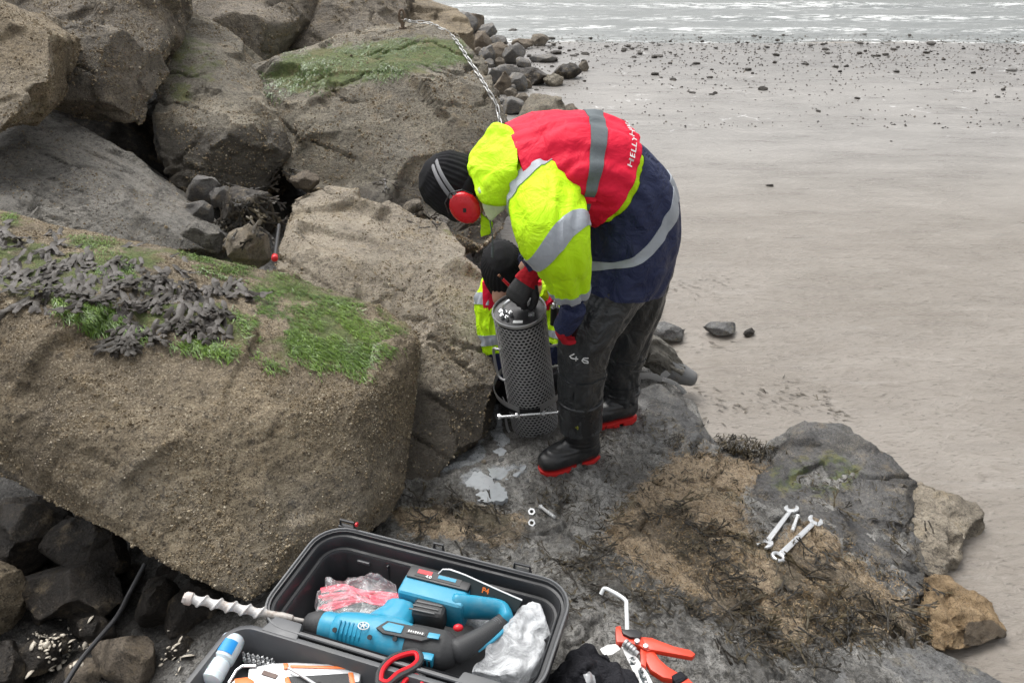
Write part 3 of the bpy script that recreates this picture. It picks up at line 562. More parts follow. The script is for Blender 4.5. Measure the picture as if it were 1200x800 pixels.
boulder('rock', 'pale grey slab at the lower right edge', [(975, 770, 2.22), (1010, 750, 2.28), (1090, 760, 2.27), (1150, 780, 2.23), (1190, 815, 2.12), (1150, 850, 2.02), (960, 850, 2.0), (920, 800, 2.1)], 'slate', .009, (0, 0, -.25), 1.05, cat='rock', seed=124, amp=.02, ledge=.014, it=3)
boulder('rock', 'pale grey flat rock ringed by seaweed beside the red tool', [(765, 730, 2.24), (820, 716, 2.3), (880, 740, 2.26), (925, 775, 2.19), (935, 820, 2.08), (860, 850, 2.0), (790, 830, 2.02), (770, 780, 2.12)], 'slate', .009, (0, 0, -.2), 1.1, cat='rock', seed=125, amp=.02, ledge=.012, it=4)
# --- the dark hollow under the big boulder
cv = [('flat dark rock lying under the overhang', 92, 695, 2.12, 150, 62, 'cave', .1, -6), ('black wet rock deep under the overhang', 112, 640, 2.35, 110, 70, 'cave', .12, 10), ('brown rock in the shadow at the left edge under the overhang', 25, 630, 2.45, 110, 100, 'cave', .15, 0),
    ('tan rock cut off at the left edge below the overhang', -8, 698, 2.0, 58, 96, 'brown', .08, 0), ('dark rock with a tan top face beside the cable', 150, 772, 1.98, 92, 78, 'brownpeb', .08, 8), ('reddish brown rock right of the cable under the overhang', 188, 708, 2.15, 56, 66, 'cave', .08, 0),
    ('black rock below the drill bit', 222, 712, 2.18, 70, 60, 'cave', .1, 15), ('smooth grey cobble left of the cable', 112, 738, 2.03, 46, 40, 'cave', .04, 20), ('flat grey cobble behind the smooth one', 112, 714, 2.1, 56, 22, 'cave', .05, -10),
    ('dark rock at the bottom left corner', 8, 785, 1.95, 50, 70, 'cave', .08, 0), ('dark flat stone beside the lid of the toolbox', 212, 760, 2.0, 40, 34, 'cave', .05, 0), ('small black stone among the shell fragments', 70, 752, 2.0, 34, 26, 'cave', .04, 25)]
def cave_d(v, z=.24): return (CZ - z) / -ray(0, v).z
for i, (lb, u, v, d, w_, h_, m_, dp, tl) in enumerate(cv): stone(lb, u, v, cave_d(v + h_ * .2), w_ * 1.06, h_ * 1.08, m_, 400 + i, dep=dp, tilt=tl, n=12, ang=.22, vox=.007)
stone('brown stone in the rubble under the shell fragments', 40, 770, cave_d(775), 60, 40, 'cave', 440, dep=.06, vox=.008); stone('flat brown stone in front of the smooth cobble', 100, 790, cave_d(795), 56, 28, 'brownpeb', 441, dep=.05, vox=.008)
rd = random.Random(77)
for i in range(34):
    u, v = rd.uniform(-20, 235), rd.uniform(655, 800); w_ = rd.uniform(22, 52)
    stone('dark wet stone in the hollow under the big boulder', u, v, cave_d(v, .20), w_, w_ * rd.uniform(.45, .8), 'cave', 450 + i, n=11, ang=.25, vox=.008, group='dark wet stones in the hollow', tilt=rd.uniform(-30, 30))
# --- pebbles strewn on the wet sand
pv = []
for k in range(6):
    me = rockmesh([lump(Vector(), (1, .8, .5), 500 + k, 12, .3)], .16, 1, 500 + k, .1, 1.2, .03, 2, fine=.02, chip=.09, nf=12); n_ = len(me.vertices); attr(me, 'alga', np.zeros(n_)); attr(me, 'dark_mask', np.full(n_, .0)); me.materials.append(None); pv.append(me)
for k, me in enumerate(pv): me.materials[0] = [RM['cave'], RM['pebble'], RM['cave']][k % 3]
rd = random.Random(5); cnt = 0
while cnt < 285:
    q = rd.random()
    if q < .5: u = 560 + 640 * rd.random() ** .9; v = rd.gauss(54, 7)
    elif q < .8: u = rd.uniform(620, 1200); v = 62 + abs(rd.gauss(0, 34))
    elif q < .92: u = 610 + rd.expovariate(1 / 60); v = 50 + abs(rd.gauss(10, 16))
    else: u = rd.uniform(760, 1200); v = rd.uniform(80, 230)
    if v < 40 or u > 1230 or (u < 690 and v > 110) or (v > 150 and rd.random() < .6): continue
    p = PZ(u, v, 0); zg = float(sand_h(np.array([p.x]), np.array([p.y]))[0]); p = PZ(u, v, zg)
    s = (.016 + .045 * rd.random() ** 2.2) * (1.5 if rd.random() < .12 else 1) * (.6 if v > 110 else 1)
    me = pv[rd.randrange(6)]; o = mk('pebble', me, None, loc=(p.x, p.y, zg + s * .15), label='dark pebble lying on the wet sand', cat='pebble', group='dark pebbles strewn on the wet sand')
    o.scale = (s * rd.uniform(.9, 1.7), s, s * rd.uniform(.7, 1.1)); o.rotation_euler = (0, 0, rd.uniform(-.8, .8)); cnt += 1

# fine shingle, too small to pick apart
rd = random.Random(8); V, T = [], []; bv = [(1, 0, 0), (0, 1, 0), (-1, 0, 0), (0, -1, 0), (0, 0, .6)]
for k in range(2600):
    v = 40 + abs(rd.gauss(8, 24)) if rd.random() < .7 else rd.uniform(45, 150); u = rd.uniform(575, 1230)
    p = PZ(u, v, 0); zg = -.012 * max(0, p.y - 7)
    p = PZ(u, v, zg); s_ = rd.uniform(.006, .018); a = rd.uniform(0, 6); b = len(V)
    for q in bv: V.append((p.x + s_ * (q[0] * 1.4 * math.cos(a) - q[1] * math.sin(a)) * rd.uniform(.7, 1.2), p.y + s_ * (q[0] * 1.4 * math.sin(a) + q[1] * math.cos(a)), p.z - .004 + s_ * q[2] + .006 * (q[2] > 0)))
    T += [(b, b + 1, b + 4), (b + 1, b + 2, b + 4), (b + 2, b + 3, b + 4), (b + 3, b, b + 4)]
me = npmesh(V, T); attr(me, 'alga', np.zeros(len(V))); attr(me, 'dark_mask', np.zeros(len(V))); mk('shingle', me, RM['cave'], label='fine dark shingle washed over the sand along the water', cat='shingle', kind='stuff')
# ================================================================= people
M_HV = cloth('hi_vis_yellow_fabric', (.56, .93, .010), .6, 700, .6, .35, (.33, .40, .05), wrd=.03)
M_HVIN = cloth('pale_hood_lining', (.62, .68, .45), .7, 700, .5, .05)
M_NAVY = cloth('navy_jacket_fabric', (.026, .034, .085), .5, 700, .8, .25, (.05, .052, .06), wrd=.035)
M_RED = cloth('red_vest_fabric', (.74, .010, .045), .6, 800, .5, .06, (.35, .02, .03), ws=4, wrd=.03)
M_REF = cloth('silver_reflective_tape', (.37, .40, .44), .35, 500, .5, .15, (.25, .26, .28), wrd=.012)
M_BELT = cloth('grey_webbing', (.13, .15, .16), .7, 400, .3, .05)
M_WADER = cloth('black_rubber_wader', (.030, .033, .036), .34, 300, .9, .6, (.10, .097, .09), ws=3, wrd=.035, spec=.5)
M_BOOT = plain('black_boot_rubber', (.018, .019, .021), .34, ws=9, wear=.2, wcol=(.07, .066, .06), bump=.3)
M_SOLE = plain('red_boot_sole', (.60, .022, .02), .5, wear=.16, wcol=(.25, .03, .025))
M_KNIT = cloth('black_knit_wool', (.015, .015, .017), .95, 260, .4, .05, wrd=.012)
M_GLOVE = plain('black_coated_glove', (.018, .018, .02), .55, bump=.8, gs=300, wear=.1, wcol=(.05, .05, .05))
M_CUFF = cloth('red_knit_cuff', (.42, .014, .025), .9, 300, .6, .15, (.12, .04, .04))
M_SKIN = plain('skin', (.48, .27, .19), .5, ws=20, wear=.05, wcol=(.4, .18, .13))
M_REDP = plain('red_plastic', (.62, .012, .022), .28, ws=8, wear=.05, wcol=(.4, .02, .02))
M_BLKP = plain('black_plastic', (.016, .016, .018), .4, ws=9, wear=.12, wcol=(.05, .05, .05))
M_GWADER = cloth('grey_muddy_wader', (.13, .122, .105), .55, 300, 1.0, .6, (.21, .18, .14), ws=6, wrd=.04)
M_WHITEP = plain('white_print', (.72, .73, .72), .6, ws=30, wear=.1)
M_YPRINT = plain('yellow_print', (.35, .36, .03), .6)
class Garment:
    "a cloth tube along a spline; parts of it (bands, trims) follow the same folds"
    def __init__(s, pts, rad, up=(0, 0, 1), seed=0, amp=.008, ft=5., fa=1.5, twist=.8):
        k = 12; s.c = np.array([tuple(p) for p in spline(pts, k)]); s.r = np.array([(r if isinstance(r, (tuple, list)) else (r, r)) for r in lerps([(q if isinstance(q, (tuple, list)) else (q, q)) for q in rad], k)])
        kk = np.ones(7) / 7; rp = np.pad(s.r, ((3, 3), (0, 0)), 'edge'); s.r = np.stack([np.convolve(rp[:, i], kk, 'valid') for i in (0, 1)], 1)
        s.k = k; s.n = len(pts) - 1; t = np.gradient(s.c, axis=0); t /= np.linalg.norm(t, axis=1)[:, None]; u = np.array(up, float)
        q = u - t * (t @ u)[:, None]; q /= np.linalg.norm(q, axis=1)[:, None]; s.q = q; s.s = np.cross(t, q); s.seed, s.amp, s.ft, s.fa, s.tw = seed, amp, ft, fa, twist
        s.len = np.concatenate([[0], np.cumsum(np.linalg.norm(np.diff(s.c, axis=0), axis=1))])
    def at(s, t, a, off=0.):
        t = np.asarray(t, float); a = np.asarray(a, float); x = np.clip(t * s.k, 0, len(s.c) - 1); i = np.arange(len(s.c))
        I = lambda arr: np.stack([np.interp(x, i, arr[:, j]) for j in range(arr.shape[1])], -1)
        c, r, q, sd = I(s.c), I(s.r), I(s.q), I(s.s); L = np.interp(x, i, s.len); ca, sa = np.cos(a), np.sin(a)
        p = np.stack([L * s.ft * 2.2 + s.tw * sa, ca * s.fa, sa * s.fa], -1).reshape(-1, 3)
        f = fbm(p, 3, s.seed, .55).reshape(t.shape); g = fbm(p * np.array([.5, 1.4, 1.4]) + 9, 3, s.seed + 7, .6, True).reshape(t.shape)
        w = s.amp * (1.6 * f - 1.1 * sm(g, .12, .38)) + off
        return c + sd * ((r[..., 0] + w) * ca)[..., None] + q * ((r[..., 1] + w) * sa)[..., None]
    def grid(s, t0, t1, off=0., tilt=0., ph=0., nt=40, na=72, a0=0., a1=2 * math.pi, rim=.0, cap=(False, False), tilt1=None):
        full = abs(a1 - a0 - 2 * math.pi) < 1e-6; an = np.linspace(a0, a1, na, endpoint=not full); tt = np.linspace(0, 1, nt); offs = np.full(nt, off)
        if rim: tt = np.concatenate([[0, 0], tt, [1, 1]]); offs = np.concatenate([[off - rim, off - rim * .35], offs, [off - rim * .35, off - rim]]); nt += 4
        tl0, tl1 = tilt, tilt if tilt1 is None else tilt1
        T = t0 + (t1 - t0) * tt[:, None] + (tl0 + (tl1 - tl0) * tt[:, None]) * np.cos(an - ph)[None]; A = np.repeat(an[None], nt, 0); V = s.at(T, A, offs[:, None])
        V = list(V.reshape(-1, 3)); Fc = []
        for i in range(nt - 1):
            for k in range(na if full else na - 1): l = (k + 1) % na; Fc.append((i * na + k, i * na + l, (i + 1) * na + l, (i + 1) * na + k))
        if full:
            if cap[0]: V.append(np.mean(V[:na], 0)); Fc += [(len(V) - 1, (k + 1) % na, k) for k in range(na)]
            if cap[1]: b = (nt - 1) * na; V.append(np.mean(V[b:b + na], 0)); Fc += [(len(V) - 1, b + k, b + (k + 1) % na) for k in range(na)]
        return V, Fc
    def part(s, name, mat, parent, t0, t1, **kw): return mk(name, pymesh(*s.grid(t0, t1, **kw), sharp=70), mat, parent)
PI = math.pi
def hand_mesh(W, f, n, thumb, curl=(.9, 1.0, .6), scale=1., grow=0., spread=.06, vox=.0038):
    "W wrist, f forward, n back of the hand, thumb +1/-1 which side; five separate bent fingers"
    f = Vector(f).normalized(); n = Vector(n); n = (n - f * n.dot(f)).normalized(); sd = n.cross(f) * thumb; mb = MB(); k = scale
    mb.tube([W - f * .035 * k, W, W + f * .035 * k, W + f * .07 * k, W + f * .088 * k], [(.030 * k + grow, .023 * k + grow), (.031 * k + grow, .022 * k + grow), (.039 * k + grow, .020 * k + grow), (.043 * k + grow, .018 * k + grow), (.040 * k + grow, .013 * k + grow)], 14, up=n, round_=.4)
    for i, (o, L) in enumerate(((.032, .90), (.011, 1.0), (-.011, .94), (-.031, .76))):
        p = W + (f * .078 + sd * o) * k; d = (f + sd * o * spread * 30).normalized(); pts = [p - d * .012 * k]; c = 0
        for seg, ang in zip((.043, .027, .022), curl):
            c += ang * (1 + .06 * (i - 1.5)); pts.append(p.copy()) if len(pts) < 2 else None
            p = p + (d * math.cos(c) - n * math.sin(c)) * seg * L * k; pts.append(p.copy())
        r0 = .0098 * k + grow; mb.tube(pts, [r0 * 1.05, r0 * 1.05, r0, r0 * .93, r0 * .8], 9, up=sd, round_=.8)
    p0 = W + (f * .018 + sd * .026 - n * .006) * k; p1 = p0 + (f * .030 + sd * .026 - n * .014) * k; p2 = p1 + (f * .028 + sd * .004 - n * .018) * k; p3 = p2 + (f * .018 - sd * .008 - n * .016) * k
    mb.tube([p0, p1, p2, p3], [.016 * k + grow, .0135 * k + grow, .011 * k + grow, .0088 * k + grow], 10, up=n, round_=.8)
    return remesh(mb.mesh(), vox, 2)
def union(mb, vox, it=3): return remesh(mb.mesh(), vox, it)
def boot(parent, H, T, ank, shaft, rs, mat, zsole, tread=M_SOLE):
    "rubber boot: heel H, toe T on the ground, shaft points upward from the ankle"
    fw = (T - H); L = fw.length; fw.normalize(); zz = Vector((0, 0, 1)); sd = fw.cross(zz); up0 = zz * .028
    mb = MB(); at = lambda k, z: H + fw * (L * k) + zz * z + up0
    mb.tube([at(.05, .04), at(.2, .045), at(.42, .048), at(.62, .042), at(.82, .034), at(.94, .028)], [(.043, .050), (.047, .056), (.050, .058), (.054, .052), (.052, .043), (.038, .031)], 18, up=zz, round_=.45)
    mb.tube([at(.2, .035), at(.23, .085)] + shaft, [(.054, .060), (.056, .062)] + rs, 20, up=fw)
    me = union(mb, .006, 4); co = getco(me); no = getno(me)
    h = co[:, 2] - H.z; d = .0025 * fbm(co * np.array([18, 18, 60]), 3, 5) * sm(h, .05, .12) + .0022 * np.sin(h * 260) * sm(h, .085, .10) * sm(-h, -.155, -.13); setco(me, co + no * d[:, None])
    b = mk('boot', me, mat, parent)
    out = [(-.012, -.024), (-.012, .024), (.03, .040), (.10, .040), (.17, .050), (.23, .050), (.268, .038), (.286, .012), (.286, -.012), (.268, -.038), (.23, -.048), (.17, -.046), (.10, -.037), (.03, -.038)]
    k = L / .285; s = MB(); s.prism([(x * k, y) for x, y in out], H + zz * .022, fw, -sd, .016)
    s.prism([(x * k, y) for x, y in ((-.014, -.022), (-.014, .022), (.028, .041), (.082, .041), (.088, .03), (.088, -.03), (.082, -.039), (.028, -.039))], H + zz * .0075, fw, -sd, .0155)
    for i in range(9):
        x = .125 + i * .019; w = .047 if i < 7 else .036; s.box(H + fw * (x * k) + zz * .0085, (.012, w * 2 + .004, .013), Matrix((fw, -sd, zz)).transposed())
    s.build('sole', tread, b, bevel=.002); return b
def tubemesh(pts, rs, up, n=20, round_=.0): m = MB(); m.tube(pts, rs, n, up=up, round_=round_); return m
# ---------------------------------------------------------------- the standing person
def q3(*a): return [PY(*p) for p in a]
stp = thing('person', 'person bending over in a yellow jacket, red vest, black waders and red ear defenders', 'person', PZ(685, 540, .13))
_inv = -stp.location
def adopt(root):
    "children built in place keep their place under a root that stands elsewhere"
    for o in root.children:
        if o.type == 'MESH' or o.type == 'EMPTY': o.location = o.location - root.location
torsoP = q3((724, 334, 2.48), (737, 285, 2.50), (733, 230, 2.50), (700, 200, 2.49), (652, 194, 2.48), (610, 200, 2.46), (588, 206, 2.45))
UP = (.7, 0, .7)
TORSO = Garment(torsoP, [(.215, .158), (.22, .17), (.205, .160), (.20, .145), (.205, .148), (.175, .120), (.12, .10)], UP, 3, .0095, 3.2, 1.3)
LL = q3((742, 282, 2.42), (717, 338, 2.40), (694, 378, 2.37), (684, 412, 2.36), (681, 455, 2.36), (680, 500, 2.36))
RL = q3((760, 280, 2.6), (750, 335, 2.63), (737, 385, 2.66), (729, 430, 2.67), (727, 466, 2.67))
LA = q3((630, 200, 2.45), (640, 238, 2.29), (650, 278, 2.17), (664, 318, 2.18), (670, 350, 2.21))
RA = q3((622, 205, 2.62), (640, 250, 2.66), (678, 288, 2.62), (645, 300, 2.56), (614, 314, 2.52))
HD = PY(535, 218, 2.44); chin = PY(560, 262, 2.44); neck0 = PY(592, 206, 2.46)
# body: one continuous skin
mb = MB()
mb.tube(torsoP[1:6], [(.17, .12), (.165, .12), (.16, .11), (.17, .115), (.11, .09)], 20, up=UP, round_=.5)
for L_, rr in ((LL, (.085, .08, .068, .058, .055, .042)), (RL, (.085, .075, .06, .055, .042))): mb.tube(L_, list(rr), 14, round_=.6)
for L_, rr in ((LA, (.06, .052, .045, .04, .03)), (RA, (.06, .05, .045, .04, .03))): mb.tube(L_, list(rr), 12, round_=.6)
mb.tube([neck0, PY(565, 212, 2.45), HD], [.062, .06, .06], 14)
hrot = Matrix.Rotation(R(-62), 3, 'Y')          # the crown points forward and a little down, the face looks at the ground
mb.ball(HD, (.097, .074, .112), rot=hrot, seg=24, rings=16); fdir = (chin - HD).normalized()
mb.ball(HD + Vector((.028, 0, -.055)), (.062, .058, .07), rot=hrot); mb.ball(HD + Vector((-.012, 0, -.108)), (.013, .013, .022)); mb.ball(HD + Vector((.036, 0, -.103)), (.016, .024, .010))
for sy in (-1, 1): mb.ball(HD + Vector((.015, sy * .078, -.02)), (.028, .01, .02)); mb.ball(HD + Vector((-.028, sy * .032, -.085)), .014)
FTL = (PZ(697, 538, .13), PZ(632, 557, .13)); FTR = (PZ(741, 490, .14), PZ(690, 500, .14))
for h, tt in (FTL, FTR): mb.tube([h + Vector((0, 0, .06)), (h + tt) / 2 + Vector((0, 0, .065)), tt + (h - tt) * .15 + Vector((0, 0, .05))], [.03, .033, .025], 10, round_=.6)
mk('body', union(mb, .011, 3), M_SKIN, stp)
WR, fR, nR = PY(620, 324, 2.50), PY(603, 352, 2.47) - PY(622, 322, 2.50), Vector((-.25, -.75, .62))
WL, fL, nL = PY(664, 368, 2.24), PY(648, 404, 2.30) - PY(664, 368, 2.24), Vector((-.9, -.2, .1))
mk('hand', hand_mesh(WR, fR, nR, 1, (1.0, 1.1, .7), 1.05), M_SKIN, stp); mk('hand', hand_mesh(WL, fL, nL, -1, (.5, .7, .5), 1.0), M_SKIN, stp)
# waders
wd = thing('waders', None, None); wd.parent = stp
def leg(parent, L_, rr, seed, name='leg', mat=M_WADER):
    g = Garment(L_, rr, (1, 0, .2), seed, .0085 if mat is M_WADER else .016, 3.6, 1.1, 1.0); g.part(name, mat, parent, 0, len(L_) - 1, nt=70, cap=(True, True)); return g
GL = leg(wd, LL, [(.115, .112), (.122, .116), (.112, .108), (.094, .094), (.085, .085), (.083, .083)], 20)
GR = leg(wd, RL, [(.115, .112), (.115, .112), (.099, .097), (.085, .085), (.081, .081)], 23)
for g, t0, off in ((GL, 3.55, .004), (GL, 4.45, .003), (GR, 2.6, .004), (GR, 3.35, .003)): g.part('seam_band', M_WADER, wd, t0, t0 + .10, off=off, rim=.006, nt=4)
mb = MB(); mb.tube(q3((752, 270, 2.5), (742, 300, 2.5), (722, 345, 2.5)), [(.17, .13), (.17, .13), (.12, .10)], 28, up=UP, round_=.3); mk('seat', union(mb, .012, 3), M_WADER, wd)
bl = boot(stp, FTL[0], FTL[1], None, [LL[5] + Vector((0, 0, .0)), LL[4] + Vector((0, 0, -.04))], [(.074, .074), (.087, .087)], M_BOOT, .13)
br = boot(stp, FTR[0], FTR[1], None, [RL[4] + Vector((0, 0, -.03)), RL[4] + Vector((0, 0, .05))], [(.072, .072), (.085, .085)], M_BOOT, .14)
def strokes(g, pts, tc, ac, st, sa, r, n=6):
    "marks drawn on a garment: polylines in (along, around) laid on its surface"
    mb = MB()
    for pl in pts:
        pl = [(a[0] + (b[0] - a[0]) * i / 6, a[1] + (b[1] - a[1]) * i / 6) for a, b in zip(pl[:-1], pl[1:]) for i in range(6)] + [pl[-1]]
        V = g.at(np.array([tc + y * st for x, y in pl]), np.array([ac + x * sa for x, y in pl]), .004); mb.tube([Vector(v) for v in V], r, n)
    return mb
# white chalky number on the near thigh and the small yellow mark on the boot shaft
def gang(g, t, u): # angle on the camera side of a garment whose silhouette column is u
    an = np.linspace(0, 2 * PI, 721); V = g.at(np.full(721, t), an); uu, vv, dd = proj(V); k = np.where(dd < np.median(dd), np.abs(uu - u), 1e9); return an[k.argmin()]
a0 = gang(GL, 2.8, 676); a1 = gang(GL, 2.8, 684); sg = .006 * (1 if gang(GL, 2.8, 690) > a0 else -1) / .1
sa = (a1 - a0)
strokes(GL, [[(-.3, -1.0), (-1.0, .35), (.3, .35)], [(0, -.3), (0, 1.0)], [(1.6, -1.0), (1.0, -.3), (.85, .5), (1.2, 1.0), (1.7, .7), (1.6, .1), (1.0, .15)]], 2.85, a0, .10, sa, .0021).build('number_mark', M_WHITEP, wd)
a2 = gang(GL, 4.62, 677); a3 = gang(GL, 4.62, 685)
strokes(GL, [[(.35 * math.cos(i * PI / 6), .35 * math.sin(i * PI / 6)) for i in range(13)], [(.6, .02), (1.3, 0)]], 4.62, a2, .1, .085 * (1 if a3 > a2 else -1), .0010).build('boot_logo', M_YPRINT, wd)
# jacket
jk = thing('jacket', None, None); jk.parent = stp
TORSO.part('torso_panel', M_HV, jk, 2.30, 5.75, nt=90, na=96, tilt=.25, ph=PI / 2, cap=(False, True))
TORSO.part('skirt_panel', M_NAVY, jk, 0, 2.42, nt=80, na=96, tilt=.2, ph=PI / 2, off=.004, cap=(True, False), rim=.01)
TORSO.part('reflective_band', M_REF, jk, .98, 1.28, nt=10, na=96, tilt=.80, ph=PI / 2, off=.0075, rim=.005)
GLA = Garment(LA, [.118, .122, .114, .080, .050], (1, -.3, 0), 40, .0085, 3.6, 1.1, 1.0)
GRA = Garment(RA, [.12, .10, .085, .07, .05], (0, -1, .4), 44, .009, 6.5, 1.5, 1.0)
GLA.part('sleeve', M_HV, jk, 0, 3.62, nt=80, cap=(True, False)); GLA.part('cuff', M_NAVY, jk, 3.66, 4.0, off=-.006, nt=14, cap=(False, True))
GRA.part('sleeve', M_HV, jk, 0, 2.2, nt=50, cap=(True, False)); GRA.part('cuff', M_NAVY, jk, 2.1, 4.0, off=.002, nt=40, cap=(False, True))
GLA.part('reflective_band', M_REF, jk, .50, .80, off=.004, rim=.004, tilt=-.30, ph=PI / 2, nt=10); GLA.part('reflective_band', M_REF, jk, 2.0, 2.3, off=.004, rim=.004, tilt=-.30, ph=PI / 2, nt=10); GLA.part('reflective_band', M_REF, jk, 3.46, 3.72, off=.003, rim=.004, nt=8)
mb = MB(); mb.tube(q3((672, 360, 2.225), (668, 372, 2.24), (660, 384, 2.26)), [.045, .042, .038], 16, round_=.3); mk('cuff', union(mb, .006, 3), M_NAVY, jk)
# hood: crumpled bag hanging forward off the collar
def crumple(groups, vox, seed, amp, fr, it=4, k2=.4):
    me = remesh(hullmesh(groups), vox, it); co = getco(me); no = getno(me)
    d = amp * (1.5 * fbm(co * fr, 4, seed) - 1.3 * sm(fbm(co * fr * .8 + 7, 3, seed + 4, ridge=True), .12, .36)); setco(me, co + no * d[:, None]); lap(me, 1, k2); return me
_hc = PY(580, 195, 2.42)
hp = q3((606, 158, 2.40), (607, 190, 2.30), (602, 236, 2.30), (576, 148, 2.46), (588, 146, 2.50), (551, 182, 2.40), (549, 196, 2.36), (556, 222, 2.31), (566, 236, 2.29), (600, 170, 2.60), (560, 185, 2.58), (590, 230, 2.58), (592, 238, 2.33))
hp = [_hc + (p - _hc) * 1.10 for p in hp]
mk('hood', crumple([hp], .007, 51, .0065, 8), M_HV, jk)
lp = q3((557, 222, 2.285), (600, 240, 2.30), (574, 263, 2.30), (566, 250, 2.30)); lp += [p + Vector((.015, .05, .01)) for p in lp]
mk('hood_lining', crumple([lp], .006, 53, .003, 16, 2), M_HVIN, jk)
tp = q3((562, 250, 2.33), (578, 262, 2.33), (576, 276, 2.34), (562, 280, 2.34)); tp += [p + Vector((0, .02, 0)) for p in tp]; mk('collar_flap', crumple([tp], .005, 54, .003, 20, 2), M_HV, jk)
m = MB(); m.tube(q3((574, 258, 2.30), (577, 275, 2.30), (577, 292, 2.30)), .0022, 6); m.tube(q3((577, 290, 2.30), (577, 301, 2.30)), .0045, 8, round_=.5); m.build('drawcord', M_BELT, jk)
# vest
vs = thing('vest', None, None); vs.parent = stp
TORSO.part('shell', M_RED, vs, 2.66, 5.08, off=.030, rim=.024, nt=90, na=110, tilt=.10, ph=PI / 2, tilt1=.1)
TORSO.part('belt', M_BELT, vs, 3.30, 3.54, off=.0345, rim=.004, nt=8, na=96, tilt=-.06, ph=PI / 2)
TORSO.part('belt_loop', M_RED, vs, 3.25, 3.60, off=.040, rim=.004, nt=8, na=8, a0=PI * 1.02, a1=PI * 1.065, tilt=-.06, ph=PI / 2)
for tt in (4.4,): TORSO.part('seam', M_RED, vs, tt, tt + .04, off=.0315, rim=.003, nt=4, na=96)
TORSO.part('hem_trim', M_RED, vs, 2.635, 2.69, off=.026, rim=.01, nt=4, na=96, tilt=.10, ph=PI / 2)
# dark edge where the arm comes out of the vest
cv_ = bpy.data.curves.new('lettering', 'FONT'); cv_.body = 'HELLY HANSEN'; cv_.size = 1; cv_.offset = .015
to = bpy.data.objects.new('lettering', cv_); COL.objects.link(to); tm = bpy.data.meshes.new_from_object(to.evaluated_get(bpy.context.evaluated_depsgraph_get())); bpy.data.objects.remove(to)
bm = bmesh.new(); bm.from_mesh(tm); bmesh.ops.triangulate(bm, faces=bm.faces); bmesh.ops.subdivide_edges(bm, edges=[e for e in bm.edges if e.calc_length() > .25], cuts=2); bm.to_mesh(tm); bm.free()
co = getco(tm); W_ = co[:, 0].max(); aS, aE = PI * .80, PI * .36
V = TORSO.at(2.76 + co[:, 1] * .12 + .10 * np.sin(aS + (aE - aS) * co[:, 0] / W_), aS + (aE - aS) * co[:, 0] / W_, .0345); setco(tm, V); mk('lettering', tm, M_WHITEP, vs)
# beanie, ear defenders, gloves
me = remesh(tubemesh([HD + hrot @ Vector((0, 0, z)) for z in (-.055, -.03, .02, .07, .105, .125)], [(.086, .100), (.091, .106), (.091, .106), (.080, .094), (.056, .066), (.02, .025)], hrot @ Vector((1, 0, 0)), 24).mesh(), .004, 6); co = getco(me); no = getno(me); lc = (co - np.array(HD)) @ np.array(hrot); setco(me, co + no * (.007 * fbm(co * 14, 3, 60) + .0016 * np.sin(34 * np.arctan2(lc[:, 1], lc[:, 0])) * sm(-lc[:, 2], -.115, -.08))[:, None]); bn = mk('beanie', me, M_KNIT, stp)
mk('beanie_cuff', remesh(tubemesh([HD + hrot @ Vector((0, 0, z)) for z in (-.062, -.045, -.02, -.008)], [(.089, .104), (.096, .111), (.096, .111), (.091, .106)], hrot @ Vector((1, 0, 0)), 24).mesh(), .006, 2), M_KNIT, bn)
ed = thing('ear_defenders', None, None); ed.parent = stp
EC = PY(545, 243, 2.33); ax = (PY(505, 197, 2.33) - EC).normalized(); EF = EC + Vector((0, .22, 0)); cm = (EC + EF) / 2
for e, sg in ((EC, -1), (EF, 1)):
    m = MB(); m.tube([e + Vector((0, sg * y, 0)) for y in (-.016, -.006, .010, .020, .027)], [(.038, .046), (.046, .055), (.047, .056), (.040, .048), (.020, .026)], 24, up=ax); c = mk('ear_cup', remesh(m.mesh(), .004, 3), M_REDP, ed)
    MB().tube([e + Vector((0, -sg * y, 0)) for y in (.014, .032)], [(.044, .052), (.038, .046)], 20, up=ax, round_=.1).build('cushion', M_BLKP, c)
    MB().box(e + Vector((0, sg * .026, 0)) , (.010, .003, .014)).build('emblem', M_BLKP, c)
    m = MB(); o_ = Vector((0, sg * .02, 0)); pr = ax.cross(Vector((0, 1, 0))).normalized()
    m.tube([e + o_ * .6 + ax * .02 + pr * .05, e + o_ + ax * .055 + pr * .035, e + o_ + ax * .07, e + o_ + ax * .055 - pr * .035, e + o_ * .6 + ax * .02 - pr * .05], .0022, 6); m.build('wire_yoke', M_BLKP, ed)
pts = [cm + ax * (.055 + .105 * math.sin(PI * i / 24)) + Vector((0, -.128 * math.cos(PI * i / 24), 0)) for i in range(25)]
for sg in (-1, 1):
    m = MB(); m.tube([p + pr * .0085 * sg for p in pts], [(.0065, .0035)] * 25, 8, up=(pts[12] - cm).normalized()); m.build('headband', plain('grey_headband' + str(sg + 1), (.16, .16, .17), .5), ed)
for (W, f, n, th, cl, sc) in ((WR, fR, nR, 1, (1.0, 1.1, .7), 1.05), (WL, fL, nL, -1, (.5, .7, .5), 1.0)):
    gl = mk('glove', hand_mesh(W, f, n, th, cl, sc, .0022), M_GLOVE if th == 1 else M_CUFF, stp)
    if th == -1: continue
    f = f.normalized(); g = Garment([W - f * .055, W - f * .02, W + f * .028], [.036, .034, (.044, .028)], n, 70, .003, 12); g.part('knit_cuff', M_CUFF, gl, 0, 2, off=.003, rim=.004, nt=20, na=40)
    if th == 1: MB().tube([W - f * .062, W - f * .04], [.040, .038], 20, round_=.15).build('inner_cuff', plain('brown_cuff_lining', (.16, .09, .075), .8), gl)
adopt(stp)
